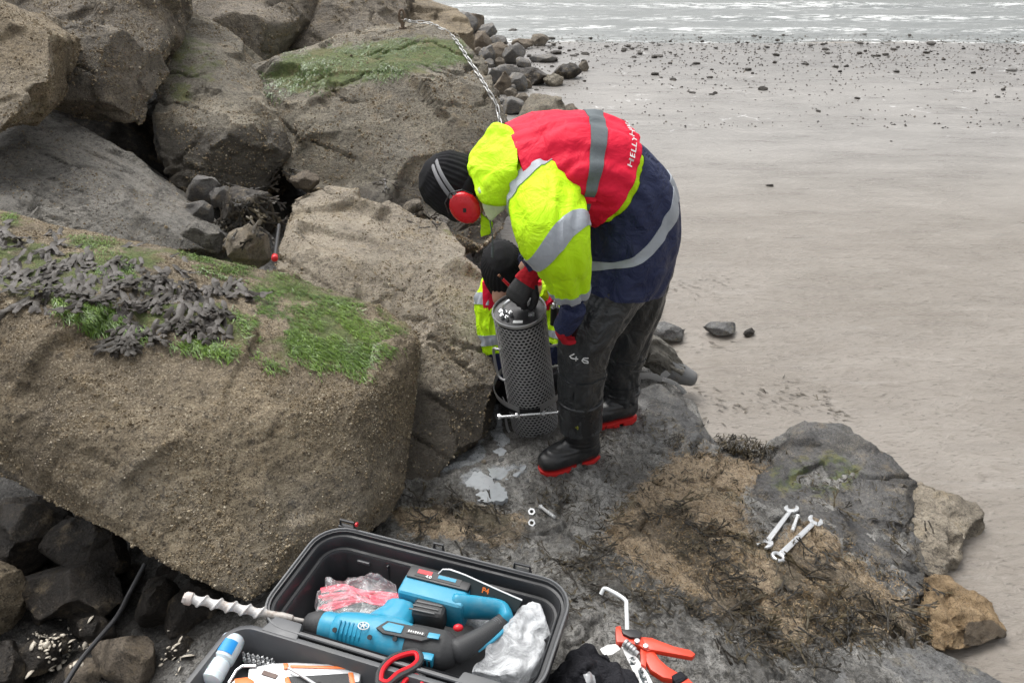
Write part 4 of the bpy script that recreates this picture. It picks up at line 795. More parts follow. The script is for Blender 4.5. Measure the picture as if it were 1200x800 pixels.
# ---------------------------------------------------------------- the person crouching behind the tube
cp = thing('person', 'person crouching behind the perforated tube, black beanie, one muddy boot stretched out', 'person', PZ(650, 480, .10))
tP = q3((690, 420, 3.08), (668, 385, 3.02), (640, 355, 2.95), (612, 335, 2.88)); H2 = PY(590, 315, 2.76)
A1 = q3((588, 333, 2.90), (577, 360, 2.84), (580, 402, 2.78), (592, 440, 2.74)); A2 = q3((640, 335, 2.92), (654, 365, 2.82), (650, 400, 2.74), (632, 420, 2.70))
K1 = q3((690, 425, 3.10), (715, 425, 2.98), (752, 408, 3.05), (782, 428, 3.04), (796, 437, 3.03)); K2 = q3((672, 425, 3.05), (618, 440, 2.86), (600, 470, 2.84), (640, 478, 3.0))
mb = MB(); mb.tube(tP, [(.15, .13), (.155, .12), (.165, .12), (.12, .09)], 18, round_=.5); mb.tube([tP[-1], H2], [.06, .06], 12)
rot2 = Matrix.Rotation(R(-8), 3, 'Y') @ Matrix.Rotation(R(38), 3, 'X'); mb.ball(H2, (.074, .095, .112), rot=rot2, seg=20, rings=14); mb.ball(H2 + Vector((-.01, -.09, -.07)), (.014, .018, .02)); mb.ball(H2 + Vector((0, -.055, -.09)), (.05, .05, .05))
for L_, rr in ((A1, (.06, .05, .045, .035)), (A2, (.06, .05, .045, .035)), (K1, (.07, .06, .045, .032, .03)), (K2, (.075, .06, .045, .035))): mb.tube(L_, list(rr), 12, round_=.6)
mk('body', union(mb, .012, 3), M_SKIN, cp)
wd2 = thing('waders', None, None); wd2.parent = cp
leg(wd2, K1, [.10, .10, .085, .066, .058], 80, mat=M_GWADER); leg(wd2, K2, [.11, .10, .085, .075], 83)
h, tt = PY(786, 434, 3.04), PY(819, 446, 3.02)
mb = MB(); mb.tube(q3((778, 428, 3.045), (790, 435, 3.04), (802, 440, 3.03), (812, 444, 3.02)), [.060, .056, (.048, .046), (.038, .036)], 18, round_=.5); mk('boot', union(mb, .007, 4), plain('grey_muddy_boot', (.14, .142, .142), .55, ws=14, wear=.25, wcol=(.20, .18, .15), bump=.6), cp)
jk2 = thing('jacket', None, None); jk2.parent = cp
T2 = Garment(tP, [(.17, .15), (.18, .14), (.19, .135), (.13, .10)], (0, .3, 1), 90, .009); T2.part('torso_panel', M_HV, jk2, 0, 3, cap=(True, True), nt=50)
G1 = Garment(A1, [.090, .076, .066, .05], (0, -1, .1), 92, .010, 7); G2 = Garment(A2, [.095, .085, .075, .06], (0, -1, .1), 95, .010, 7)
for g in (G1, G2):
    g.part('sleeve', M_HV, jk2, 0, 2.25, cap=(True, False), nt=50); g.part('cuff', M_NAVY, jk2, 2.2, 3, nt=20, cap=(False, True), off=.002)
    for t0 in (.72, 1.72): g.part('reflective_band', M_REF, jk2, t0, t0 + .26, off=.004, rim=.004, nt=6)
vs2 = thing('vest', None, None); vs2.parent = cp
T2.part('shell', M_RED, vs2, .5, 2.75, off=.022, rim=.02, nt=40)
for sx in (-1, 1):
    MB().tube(q3(*[(600 + sx * a, b, c) for a, b, c in ((20, 318, 2.88), (25, 332, 2.82), (24, 358, 2.79), (20, 395, 2.79))]), [(.035, .018)] * 4, 14, up=(0, -1, .3), round_=.4).build('front_panel', M_RED, vs2)
m = MB(); nd = (H2 - tP[-1]).normalized(); m.tube([tP[-1] - nd * .02, tP[-1] + nd * .03, tP[-1] + nd * .075], [.105, .098, .088], 24, up=(0, -1, .3), round_=.15); mk('collar', union(m, .007, 3), M_RED, jk2)
me = remesh(tubemesh([H2 + rot2 @ Vector((0, 0, z)) for z in (-.115, -.03, .02, .07, .105, .122)], [(.080, .094), (.088, .106), (.088, .106), (.078, .094), (.055, .066), (.02, .025)], rot2 @ Vector((0, 1, 0)), 24).mesh(), .004, 5); co = getco(me); no = getno(me); lc = (co - np.array(H2)) @ np.array(rot2); setco(me, co + no * (.006 * fbm(co * 14, 3, 64) + .0016 * np.sin(34 * np.arctan2(lc[:, 1], lc[:, 0])) * sm(-lc[:, 2], -.115, -.08))[:, None]); mk('beanie', me, M_KNIT, cp)
for L_, th in ((A1, 1), (A2, -1)):
    f = (L_[-1] - L_[-2]).normalized(); mk('glove', hand_mesh(L_[-1] + f * .04, f, Vector((-.6 * th, -.7, .4)), -th, (.8, .9, .6), 1., .002), M_GLOVE, cp)
adopt(cp)
# ================================================================= perforated instrument tube and its clamp
M_STEEL = plain('brushed_steel', (.46, .46, .46), .36, .6, ws=20, wear=.08, wcol=(.22, .21, .2))
M_BRIGHT = plain('bright_steel', (.70, .71, .72), .28, .75, ws=30, wear=.05, wcol=(.4, .4, .4))
M_TUBE = plain('dull_perforated_steel', (.44, .44, .44), .4, .4, ws=9, wear=.1, wcol=(.1, .1, .1))
M_DARKM = plain('dark_anodised_lid', (.03, .03, .032), .45, .3)
M_STRAP = plain('black_rubber_strap', (.012, .012, .014), .6)
B0 = PZ(628, 504, .09); T0 = PY(608, 362, 2.50); RT = .098; ax3 = (T0 - B0); LT = ax3.length; ax3.normalize()
xx = Vector((1, 0, 0)); xx = (xx - ax3 * xx.dot(ax3)).normalized(); yy_ = ax3.cross(xx)
tb = thing('instrument_tube', 'perforated grey metal tube with a round lid, standing between the person and the tan slab', 'instrument'); tb.matrix_world = Matrix.Translation(B0) @ Matrix((xx, yy_, ax3)).transposed().to_4x4()
def perforated(r, z0, z1, n, hole=.62):
    pitch = 2 * PI * r / n; rz = pitch * .866; rows = int((z1 - z0) / rz); V, Fc = [], []; Rr = pitch / math.sqrt(3)
    for j in range(rows):
        for i in range(n):
            th = (i + .5 * (j % 2)) * 2 * PI / n; z = z0 + (j + .5) * rz; b = len(V)
            for k, s_ in ((0, 1.0), (1, hole)):
                for m in range(6):
                    a = PI / 6 + m * PI / 3; t_ = th + Rr * s_ * math.cos(a) / r; V.append((r * math.cos(t_), r * math.sin(t_), z + Rr * s_ * math.sin(a)))
            Fc += [(b + m, b + (m + 1) % 6, b + 6 + (m + 1) % 6, b + 6 + m) for m in range(6)]
    bm = bmesh.new(); me = pymesh(V, Fc); bm.from_mesh(me); bmesh.ops.remove_doubles(bm, verts=bm.verts, dist=1e-4); bm.to_mesh(me); bm.free()
    return evald(me, ('SOLIDIFY', dict(thickness=.0022, offset=-1)))
mk('perforated_shell', perforated(RT, .012, LT - .012, 36, .66), M_TUBE, tb)
MB().cyl((0, 0, .01), (0, 0, LT - .03), RT - .016, 32).build('inner_housing', plain('inner_housing_hole_shade', (.045, .045, .047), .5, .3), tb)  # colour set near-black so the perforations look like shaded holes
for z in (.0, LT - .012):
    m = MB(); n = 48
    m.tube([(RT * math.cos(2 * PI * i / n), RT * math.sin(2 * PI * i / n), z + .006) for i in range(n)], [(.0035, .008)] * n, 8, up=(0, 0, 1), closed=True); m.build('rim', M_STEEL, tb)
ld = MB().cyl((0, 0, LT - .022), (0, 0, LT - .010), RT - .004, 48).build('lid', M_DARKM, tb)
for i, (x, y) in enumerate(((-.062, -.03), (-.05, -.012), (-.045, -.042), (-.03, -.02), (-.066, -.008))):
    m = MB(); m.cyl((x, y, LT - .010), (x, y, LT + .004), .0075, 6); m.cyl((x, y, LT + .004), (x, y, LT + .010), .004, 8); m.build('lid_bolt', M_BRIGHT, ld)
MB().box((-.005, -.062, LT - .0085), (.036, .014, .002), Matrix.Rotation(R(-6), 3, 'Z')).build('label_plate', M_WHITEP, ld)
m = MB(); m.box((.045, -.03, LT - .006), (.022, .016, .008)); m.cyl((.045, -.03, LT - .004), (.045, -.03, LT), .006, 10); m.build('connector_port', M_BRIGHT, ld, bevel=.002)
m = MB(); m.tube(spline([(-.05, -.01, LT - .01), (-.052, -.012, LT + .03), (-.02, -.005, LT + .052), (.03, .01, LT + .052), (.055, .02, LT + .03), (.055, .02, LT - .01)], 5), .006, 10); m.build('lift_handle', M_BRIGHT, ld)
for (z0, z1, a) in ((LT - .14, LT - .30, PI * 1.10), (.16, .05, PI * 1.12)):
    ca, sa_ = math.cos(a), math.sin(a); e = Vector((ca, sa_, 0)); tn = Vector((-sa_, ca, 0)); m = MB(); o_ = tn * .03
    m.tube(spline([e * RT + o_ + Vector((0, 0, z0)), e * (RT + .012) + o_ * .7 + Vector((0, 0, z0)), e * (RT + .022) + Vector((0, 0, z0 - .02)), e * (RT + .022) + Vector((0, 0, z1 + .02)), e * (RT + .012) + o_ * .7 + Vector((0, 0, z1)), e * RT + o_ + Vector((0, 0, z1))], 4), .0052, 8); m.build('side_handle', M_STEEL, tb)
for z in (LT - .19, LT - .30):
    MB().tube([(RT - .005, -.01, z), (RT + .05, .0, z)], .005, 8).build('side_rod', M_STEEL, tb)
# steel clamp around the tube: two halves, flanges and a threaded rod
zc = LT * .42; cl = thing('clamp', None, None); cl.parent = tb
def strip(pts, w, th):
    m = MB(); m.tube(pts, [(th / 2, w / 2)] * len(pts), 4, up=(0, 0, 1)); return m
RC = RT + .045
for sg in (-1, 1):
    pts = [Vector((sg * .042, -RC - .034, zc)), Vector((sg * .042, -RC + .004, zc))] + [Vector((sg * RC * math.sin(a), -RC * math.cos(a) * .95, zc)) for a in np.linspace(.52, PI - .2, 22)]
    strip(pts, .032, .005).build('clamp_half', M_STEEL, cl, merge=True)
m = MB(); m.cyl((-.118, -RC - .022, zc - .002), (.125, -RC - .022, zc - .002), .0045, 10)
for i in range(40): m.cyl((-.116 + i * .006, -RC - .022, zc - .002), (-.1135 + i * .006, -RC - .022, zc - .002), .0054, 8)
rd_ = m.build('threaded_rod', M_BRIGHT, cl)
for x in (-.120, -.052, .052, .122): MB().cyl((x - .005, -RC - .022, zc - .002), (x + .005, -RC - .022, zc - .002), .0105, 6).build('nut', M_BRIGHT, cl)
m = MB(); m.tube([(-RC * .8 * math.cos(a), -RT * 1.02 * math.sin(a) - .004, zc - .06) for a in np.linspace(.15, PI * .62, 12)], [(.0035, .022)] * 12, 6, up=(0, 0, 1)); m.build('strap', M_STRAP, tb)
cn = thing('connector', 'black cylindrical connector with a metal tip standing beside the tube', 'connector', PY(650, 372, 2.60))
MB().cyl((0, 0, -.03), (0, 0, .045), .017, 16).build('sleeve', M_BLKP, cn, bevel=.002); m = MB(); m.cyl((0, 0, .045), (0, 0, .06), .011, 12); m.cyl((0, 0, .06), (0, 0, .075), .006, 10); m.build('tip', M_BRIGHT, cn)
mk_ = thing('marker', 'red marker with a brown tip held at the beanie above the lid', 'marker', PY(592, 330, 2.52)); dr = (PY(598, 336, 2.52) - PY(584, 322, 2.52)).normalized()
MB().cyl(-dr * .012, dr * .03, .0058, 10).build('barrel', M_REDP, mk_); MB().cyl(-dr * .028, -dr * .012, .0035, 8).build('collar', M_BLKP, mk_); MB().cyl(-dr * .036, -dr * .028, .005, 8).build('tip', plain('copper_tip', (.35, .17, .1), .4, .6), mk_)
# loose clamp half lying by the outstretched boot
ch = thing('clamp_half', 'loose curved steel clamp strip lying by the outstretched muddy boot', 'clamp', PY(775, 446, 2.92))
o_ = ch.location
m = strip([PY(u, v, 2.92) - o_ for u, v in ((740, 444), (750, 440.5), (760, 440), (768, 441.5), (774, 444), (778, 440), (783, 436))], .034, .005); m.build('curved_strip', M_STEEL, ch, merge=True)
m = strip([PY(u, v, 2.90) - o_ for u, v in ((776, 444), (784, 446), (792, 450), (799, 456), (803, 461))], .022, .005); m.build('end_strip', M_BRIGHT, ch, merge=True)
# ray helper: where a picture ray meets the rocks and sand
bpy.context.view_layer.update(); DG = bpy.context.evaluated_depsgraph_get()
GROUND = {o.name for o in bpy.data.objects if o.get('category') in ('boulder', 'rock', 'stone') or o.name in ('sand', 'rock_platform')}
def hit(u, v, only=None):
    dg = DG; o = CAM.copy(); d = ray(u, v).normalized()
    for _ in range(12):
        ok, loc, n, fi, ob, mt = S.ray_cast(dg, o, d)
        if not ok: return None
        if (ob.name in GROUND) if only is None else (ob.name in only): return loc, (n if n.dot(d) < 0 else -n), ob
        o = loc + d * .003
    return None
def drop(x, y, z=2.0):
    dg = DG; o = Vector((x, y, z)); d = Vector((0, 0, -1))
    for _ in range(8):
        ok, loc, n, fi, ob, mt = S.ray_cast(dg, o, d)
        if not ok: return None
        if ob.name in GROUND: return loc, n, ob
        o = loc + d * .003
    return None
# ---------------------------------------------------------------- spanners, nuts and bolts on the rock
M_CHROME = plain('satin_chrome', (.60, .61, .62), .34, .7, ws=40, wear=.06, wcol=(.5, .5, .5))
M_ZINC = plain('bright_zinc', (.82, .83, .83), .3, .6, ws=40, wear=.05, wcol=(.6, .6, .6))
def frame_on(u0, v0, u1, v1, lift=.004):
    a, b = hit(u0, v0), hit(u1, v1); pa, pb = a[0], b[0]; ex = (pb - pa).normalized(); nz = (a[1] + b[1] + Vector((0, 0, 2))).normalized(); nz = (nz - ex * nz.dot(ex)).normalized(); return pa + nz * lift, ex, nz, (pb - pa).length
def spanner(label, u0, v0, u1, v1, ends):
    o, ex, nz, L = frame_on(u0, v0, u1, v1, .007); ey = nz.cross(ex); t = thing('spanner', label, 'spanner', o, 'spanners lying on the slab'); w = .0098
    MB().prism([(.02, -w), (L - .02, -w * .85), (L - .02, w * .85), (.02, w)], (0, 0, 0), ex, ey, .006).build('shank', M_CHROME, t, bevel=.0022)
    m = MB(); m.prism([(.045, -.004), (L - .045, -.0035), (L - .045, .0035), (.045, .004)], nz * .0032, ex, ey, .0012); m.build('shank_panel', plain('spanner_panel', (.62, .63, .64), .45, .7), t)
    for k, kind in enumerate(ends):
        c = ex * (.012 if k == 0 else L - .012); sg = -1 if k == 0 else 1; m = MB()
        if kind == 'ring':
            n = 24; m.tube([c + ex * (.018 * math.cos(2 * PI * i / n)) + ey * (.018 * math.sin(2 * PI * i / n)) for i in range(n)], [(.0066, .0062)] * n, 8, up=nz, closed=True); m.build('ring_end', M_CHROME, t)
        else:
            tl = R(15) * sg; fx = ex * math.cos(tl) * sg + ey * math.sin(tl) * sg * sg; fx = (ex * sg * math.cos(R(15)) + ey * math.sin(R(15))).normalized(); fy = nz.cross(fx)
            K_ = 1.2; out = [(-.020, -.010), (-.010, -.018), (.004, -.0215), (.018, -.0175), (.022, -.0105), (.005, -.0095), (.000, -.006), (.000, .006), (.005, .0095), (.022, .0105), (.018, .0175), (.004, .0215), (-.010, .018), (-.020, .010)]
            b = MB(); left = out[:7] + [(-.020, 0)]; right = [(-.020, 0)] + out[7:]
            b.prism([(-0.02440, -0.01220), (-0.01220, -0.02196), (-0.00244, -0.02501), (-0.00244, 0.02501), (-0.01220, 0.02196), (-0.02440, 0.01220)], c, fx * 1.0, fy, .0085)
            b.prism([(-0.00183, -0.02501), (0.00732, -0.02586), (0.02196, -0.02135), (0.02806, -0.01318), (0.00488, -0.01122), (-0.00183, -0.00610)], c, fx * 1.0, fy, .0084); b.prism([(-0.00183, 0.00610), (0.00488, 0.01122), (0.02806, 0.01318), (0.02196, 0.02135), (0.00732, 0.02586), (-0.00183, 0.02501)], c, fx * 1.0, fy, .0084)
            b.build('jaw', M_CHROME, t, bevel=.0015)
    return t
spanner('open ended spanner lying on the dark slab, open jaws at both ends', 896, 641, 929, 597, ('jaw', 'jaw')); spanner('combination spanner with one ring end, nearer to the sand', 909, 656, 956, 611, ('ring', 'jaw'))
def bolt(label, u0, v0, u1, v1, r=.0055, group=None):
    o, ex, nz, L = frame_on(u0, v0, u1, v1, .008); t = thing('bolt', label, 'bolt', o, group); MB().cyl(-ex * .004, ex * .004, .0095, 6).build('head', M_ZINC, t, bevel=.001)
    m = MB(); m.cyl(ex * .004, ex * L, r, 12)
    for i in range(int(L * .5 / .003)): m.cyl(ex * (L * .5 + i * .003), ex * (L * .5 + i * .003 + .0014), r * 1.14, 10)
    m.build('shank', M_ZINC, t); return t
bolt('silver bolt lying between the two spanners', 934, 607, 928, 624, .006); bolt('silver bolt lying on wet rock beside two nuts', 634, 596, 650, 608)
for lb, u, v in (('silver nut on the wet rock, the one nearer the boot', 623, 601), ('silver nut on the wet rock, the one nearer the toolbox', 623, 614)):
    h = hit(u, v); o = h[0] + Vector((0, 0, .006)); nz = (Vector((0, -.55, .8)) + h[1] * .4).normalized(); m = MB(); n = 6; e = nz.orthogonal().normalized(); f = nz.cross(e)
    V = [e * (r * math.cos(2 * PI * i / 12 + (0 if r < .01 else 0))) + f * (r * math.sin(2 * PI * i / 12)) for r in (.0068,) for i in range(12)]
    Rr = [.0135 if i % 2 == 0 else .0135 * .866 for i in range(12)]; O = [e * (Rr[i] * math.cos(2 * PI * i / 12)) + f * (Rr[i] * math.sin(2 * PI * i / 12)) for i in range(12)]
    VV = [p + nz * z for z in (-.005, .005) for p in O] + [p + nz * z for z in (-.005, .005) for p in V]
    Fc = []
    for i in range(12): j = (i + 1) % 12; Fc += [(i, j, 12 + j, 12 + i), (24 + j, 24 + i, 36 + i, 36 + j), (12 + i, 12 + j, 36 + j, 36 + i), (j, i, 24 + i, 24 + j)]
    m.add(VV, Fc); m.build('nut', M_ZINC, None, sharp=30, loc=o, label=lb, cat='nut', group='nuts on the wet rock')
# ---------------------------------------------------------------- chain, eye bolt, red ended rod, cable
eb = hit(472, 34); E0 = eb[0]; et = thing('eye_bolt', 'rusty eye bolt standing in the top of the chained boulder', 'eye bolt', E0); M_RUST = plain('rusty_iron', (.20, .15, .11), .8, .3, ws=40, wear=.3, wcol=(.06, .04, .03), bump=.6, gs=200)
n = 20; m = MB(); m.tube([(.020 * math.cos(2 * PI * i / n), 0, .080 + .045 * math.sin(2 * PI * i / n)) for i in range(n)], .009, 8, closed=True, up=(0, 1, 0)); m.build('eye', M_RUST, et); MB().cyl((0, 0, -.06), (0, 0, .06), .014, 10).build('shank', M_RUST, et); MB().cyl((0, 0, 0), (0, 0, .012), .03, 6).build('nut', M_RUST, et)
cpx = [(474, 27), (484, 28), (500, 29), (516, 34), (527, 40), (537, 54), (549, 73), (560, 90), (571, 108), (580, 124), (584, 140), (586, 160)]
pts = []
for u, v in cpx:
    h = hit(u, v, {'boulder.002'}); 
    pts.append((h[0] + h[1] * .016) if h else (pts[-1] + (P(u, v, (pts[-1] - CAM).dot(Vector((0, _c, -_s)))) - P(*[*cpx[cpx.index((u, v)) - 1], (pts[-1] - CAM).dot(Vector((0, _c, -_s)))]))))
pts[0] = E0 + Vector((.02, -.02, .06)); sp = spline(pts, 30); cu = [0.]
for i in range(1, len(sp)): cu.append(cu[-1] + (sp[i] - sp[i - 1]).length)
LK = .054; chn = thing('chain', 'galvanised chain running from the eye bolt down the boulder', 'chain', pts[0]); lm = MB()
def linkpts(L, wd_): return [Vector((wd_ * math.cos(a), (L / 2 - wd_) * (1 if math.sin(a) > 0 else -1) * min(1, abs(math.sin(a)) * 30) + wd_ * math.sin(a), 0)) for a in np.linspace(0, 2 * PI, 20, endpoint=False)]
lm.tube(linkpts(LK + .010, .0108), .0036, 7, closed=True, up=(0, 0, 1)); lme = lm.mesh(); lme.materials.append(plain('galvanised_steel', (.50, .50, .49), .42, .55, ws=60, wear=.2, wcol=(.2, .19, .17)))
k = 0; dpos = .02
while dpos < cu[-1] - .02 and k < 120:
    i = int(np.searchsorted(cu, dpos)); c = sp[i]; tg = (sp[min(i + 3, len(sp) - 1)] - sp[max(i - 3, 0)]).normalized(); z = tg.cross(Vector((1, 0, 0)).cross(tg)) if abs(tg.x) < .9 else Vector((0, 0, 1)); z = (CAM - c).normalized(); z = (z - tg * z.dot(tg)).normalized(); x = tg.cross(z)
    if k % 2: x, z = (x * .5 + z * .866), (z * .5 - x * .866)
    else: x, z = (x * .866 - z * .5), (z * .866 + x * .5)
    o = mk('link', lme, None, chn); o.matrix_local = Matrix.Translation(c - pts[0]) @ Matrix((x, tg, x.cross(tg))).transposed().to_4x4(); k += 1; dpos += LK
a, b = P(327, 264, 3.42), P(322, 302, 3.02); t = thing('pry_bar', 'black rod with a red end standing in the gap left of the tan slab', 'rod', b)
MB().cyl((0, 0, 0), a - b, .008, 12).build('shaft', M_BLKP, t); d = (a - b).normalized(); MB().tube([-d * .012, d * .016], .013, 12, round_=.5).build('end_cap', M_REDP, t)
cb = [PZ(u, v, z) for u, v, z in ((170, 660, .40), (152, 694, .36), (137, 722, .36), (112, 752, .36), (90, 780, .35), (60, 830, .35))]
MB().tube(spline(cb, 6), .0065, 10).build('cable', M_BLKP, None, label='black cable running down through the dark hollow under the boulder', cat='cable')
# ================================================================= toolbox, its contents and the tools beside it
M_CASE = plain('black_moulded_plastic', (.022, .023, .026), .42, grain=.15, gs=500, ws=7, wear=.12, wcol=(.06, .06, .06))
M_CASEG = plain('grey_moulded_rim', (.085, .088, .094), .45, grain=.1, gs=500, ws=9, wear=.15, wcol=(.14, .14, .13))
M_BLUE = plain('blue_tool_plastic', (.018, .27, .43), .42, ws=18, wear=.2, wcol=(.16, .36, .46), grain=.05, gs=300)
M_GRIP = plain('dark_grey_grip', (.035, .036, .038), .6, grain=.15, gs=400, ws=16, wear=.1, wcol=(.09, .09, .085), bump=.4)
M_ORANGE = plain('orange_plastic', (.75, .16, .02), .4, ws=20, wear=.08)
M_REDO = plain('orange_red_plastic', (.72, .055, .022), .35, ws=14, wear=.06, wcol=(.4, .04, .02))
M_SILV = plain('silver_plastic', (.55, .56, .57), .38, .35, ws=15, wear=.06)
ZR = .63
oA, oB = PZ(395, 615, ZR), PZ(655, 680, ZR)
ex = (oB - oA).normalized(); ey = Vector((-ex.y, ex.x, 0)); oA = oA - ex * .035
WC = (oB - oA).length + .045
cs = thing('toolbox', 'black open toolbox holding a blue drill, bags and hand tools, resting on the rock', 'toolbox', oA + Vector((0, 0, -.185)))
def CL(x, y, z=0.): return oA + ex * x + ey * y + Vector((0, 0, z))
def rrect(x0, x1, y0, y1, r, n=7):
    out = []
    for cx, cy, a in ((x1 - r, y1 - r, 0), (x0 + r, y1 - r, 90), (x0 + r, y0 + r, 180), (x1 - r, y0 + r, 270)):
        out += [(cx + r * math.cos(R(a + 90 * i / n)), cy + r * math.sin(R(a + 90 * i / n))) for i in range(n + 1)]
    return out
def tub(x0, x1, y0, y1, r, depth, steps, mat, name, rim=.010):
    "steps: (inset, z) from the outer foot over the rim to the inner floor"
    V, Fc = [], []; loops = []
    for ins, z in steps:
        lp = rrect(x0 + ins, x1 - ins, y0 + ins, y1 - ins, max(.012, r - ins)); b = len(V); V += [CL(x, y, z) for x, y in lp]; loops.append((b, len(lp)))
    for (a, n), (b, _) in zip(loops[:-1], loops[1:]): Fc += [(a + i, a + (i + 1) % n, b + (i + 1) % n, b + i) for i in range(n)]
    Fc += [tuple(range(loops[0][0] + loops[0][1] - 1, loops[0][0] - 1, -1)), tuple(loops[-1][0] + i for i in range(loops[-1][1]))]
    return mk(name, pymesh(V, Fc, True, 40), mat, cs)
D0 = .335
base = tub(0, WC, -D0, 0, .085, .18, [(.030, -.185), (.012, -.03), (.004, -.028), (0, -.024), (0, -.002), (.004, 0), (.011, 0), (.012, -.010), (.018, -.012), (.021, -.008), (.024, -.012), (.027, -.04), (.033, -.042), (.038, -.040), (.042, -.046), (.055, -.165)], M_CASE, 'base_tub')
lid = tub(-.035, WC - .01, -D0 - .36, -D0 - .006, .06, .1, [(.02, -.105), (.004, -.02), (0, -.018), (0, -.001), (.003, .001), (.012, .001), (.014, -.003), (.020, -.030), (.035, -.088)], M_CASEG, 'lid_tub')
# raised lip of both rims, the stepped hinge wall, latches and hinge knuckles
for tb_, nm, pr_ in ((base, 'rim_lip', rrect(.003, WC - .003, -D0 + .003, -.003, .082)),):
    m = MB(); m.tube([CL(x, y, .001) for x, y in pr_], [(.0035, .003)] * len(pr_), 6, closed=True, up=(0, 0, 1)); m.build(nm, M_CASEG, tb_)
for x0, x1, dy, nm in ((.05, .12, .0, 'hinge_step'), (WC - .17, WC - .03, .0, 'hinge_step')):
    m = MB(); m.prism([(x0 - .012, -D0 - .014), (x0, -D0 + .030), (x1, -D0 + .030), (x1 + .012, -D0 - .014)], CL(0, 0, -.022), ex, ey, .05); m.build(nm, M_CASEG, base, bevel=.005)
for x, w_ in ((.062, .05), (WC * .47, .03), (WC - .14, .05)):
    m = MB(); m.box(CL(x, .006, -.03), (w_, .014, .06), Matrix((ex, ey, Vector((0, 0, 1)))).transposed()); l = m.build('latch', M_CASE, base, bevel=.004)
    m = MB(); m.tube([CL(x - w_ * .42, .006, -.005), CL(x - w_ * .38, .008, .014), CL(x + w_ * .38, .008, .014), CL(x + w_ * .42, .006, -.005)], .0038, 8); m.build('latch_bail', M_CASE, l)
MB().cyl(CL(.088, .006, .013), CL(.093, .006, .013), .006, 8).build('latch_pin', M_REDP, base)
for x in (.13, WC - .19): MB().box(CL(x, -.043, -.06), (.035, .012, .009), Matrix((ex, ey, Vector((0, 0, 1)))).transposed()).build('inner_catch', M_CASEG, base, bevel=.002)
for x in (.20, WC - .26): MB().box(CL(x, -.0445, -.085), (.004, .010, .075), Matrix((ex, ey, Vector((0, 0, 1)))).transposed()).build('wall_rib', M_CASE, base, bevel=.001)
RC3 = Matrix((ex, ey, Vector((0, 0, 1)))).transposed()
UPZ = Vector((0, 0, 1))
# ---------------------------------------------------------------- blue rotary hammer drill
dl = thing('drill', 'blue and black cordless hammer drill lying in the toolbox', 'drill', PZ(450, 740, .60))
ZD = .600
ax0, ax1 = PZ(372, 731, ZD), PZ(528, 766, ZD); dx = (ax1 - ax0).normalized(); dy = Vector((-dx.y, dx.x, 0)); LD = (ax1 - ax0).length
def DP(x, y, z=0.): return ax0 + dx * x + dy * y + UPZ * z
RD = Matrix((dx, dy, UPZ)).transposed()
MB().tube([DP(-.030, 0), DP(-.026, 0), DP(-.012, 0), DP(.006, 0), DP(.016, 0)], [.014, .020, .027, .032, .030], 24, up=UPZ).build('chuck', M_GRIP, dl)
MB().tube([DP(.012, 0), DP(.022, 0), DP(.045, 0), DP(.05, 0)], [.030, .033, .034, .033], 24, up=UPZ).build('collar', M_BLUE, dl)
mb = MB(); mb.tube([DP(.045, 0), DP(.06, 0), DP(.10, .002), DP(.16, .004), DP(.20, .002), DP(LD * .72, 0)], [(.034, .034), (.039, .040), (.044, .044), (.048, .046), (.047, .045), (.043, .043)], 26, up=UPZ, round_=.05)
mb.tube([DP(.15, .03), DP(.17, .07), DP(.17, .10)], [(.05, .03), (.045, .028), (.04, .026)], 14, up=UPZ)
bdy = mk('body', remesh(mb.mesh(), .0032, 3), M_BLUE, dl)
for i in range(6): MB().tube([DP(.068 + i * .0105, -.040, .006), DP(.068 + i * .0105, -.031, .030), DP(.068 + i * .0105, -.009, .0435)], [(.0025, .003)] * 3, 6, up=(0, -.3, 1), round_=.5).build('cooling_rib', M_BLUE, bdy)
for x, y, z in ((.062, -.028, .032), (.148, -.031, .038), (.205, -.024, .042)): MB().cyl(DP(x, y, z), DP(x, y - .0025, z + .004), .0055, 10).build('screw_well', M_BLKP, bdy)
mb = MB(); mb.tube([DP(LD * .70, 0), DP(LD * .80, 0), DP(LD * .95, .004), DP(LD * 1.02, .008)], [(.046, .045), (.047, .046), (.044, .043), (.032, .032)], 22, up=UPZ, round_=.3); rear = mk('rear_housing', remesh(mb.mesh(), .0032, 3), M_GRIP, dl)
m = MB(); m.box(DP(LD * .86, -.039, .018), (.040, .018, .026), RD); gr = m.build('vent_grille', M_BLUE, rear, bevel=.003)
for i in range(4): MB().box(DP(LD * .86 - .0135 + i * .009, -.0475, .0185), (.0045, .004, .017), RD).build('vent_slot', M_BLKP, rear)
# top cover plate with a pale badge
m = MB(); m.prism([(.155, -.012), (.175, -.022), (LD * .82, -.020), (LD * .9, -.004), (LD * .82, .014), (.172, .012)], DP(0, 0, .0475), dx, dy, .006); pl = m.build('cover_plate', M_GRIP, dl, bevel=.0018)
m = MB(); m.prism([(.168, -.008), (.178, -.015), (.215, -.014), (.215, .006), (.178, .007)], DP(0, 0, .051), dx, dy, .003); m.build('cover_panel', M_BLUE, pl, bevel=.001)
m = MB(); m.prism([(.225, -.009), (.268, -.008), (.268, .002), (.225, .002)], DP(0, 0, .051), dx, dy, .002); m.build('nameplate', M_BLKP, pl)
m = MB()
for i in range(7): m.box(DP(.230 + i * .0052, -.0035, .0525), (.003, .0055 - (i % 3) * .001, .0006), RD)
m.build('nameplate_letters', M_WHITEP, pl)
m = MB(); m.prism([(.274, -.010), (.30, -.008), (.30, .005), (.274, .004)], DP(0, 0, .051), dx, dy, .003); m.build('cover_panel', M_BLUE, pl, bevel=.001)
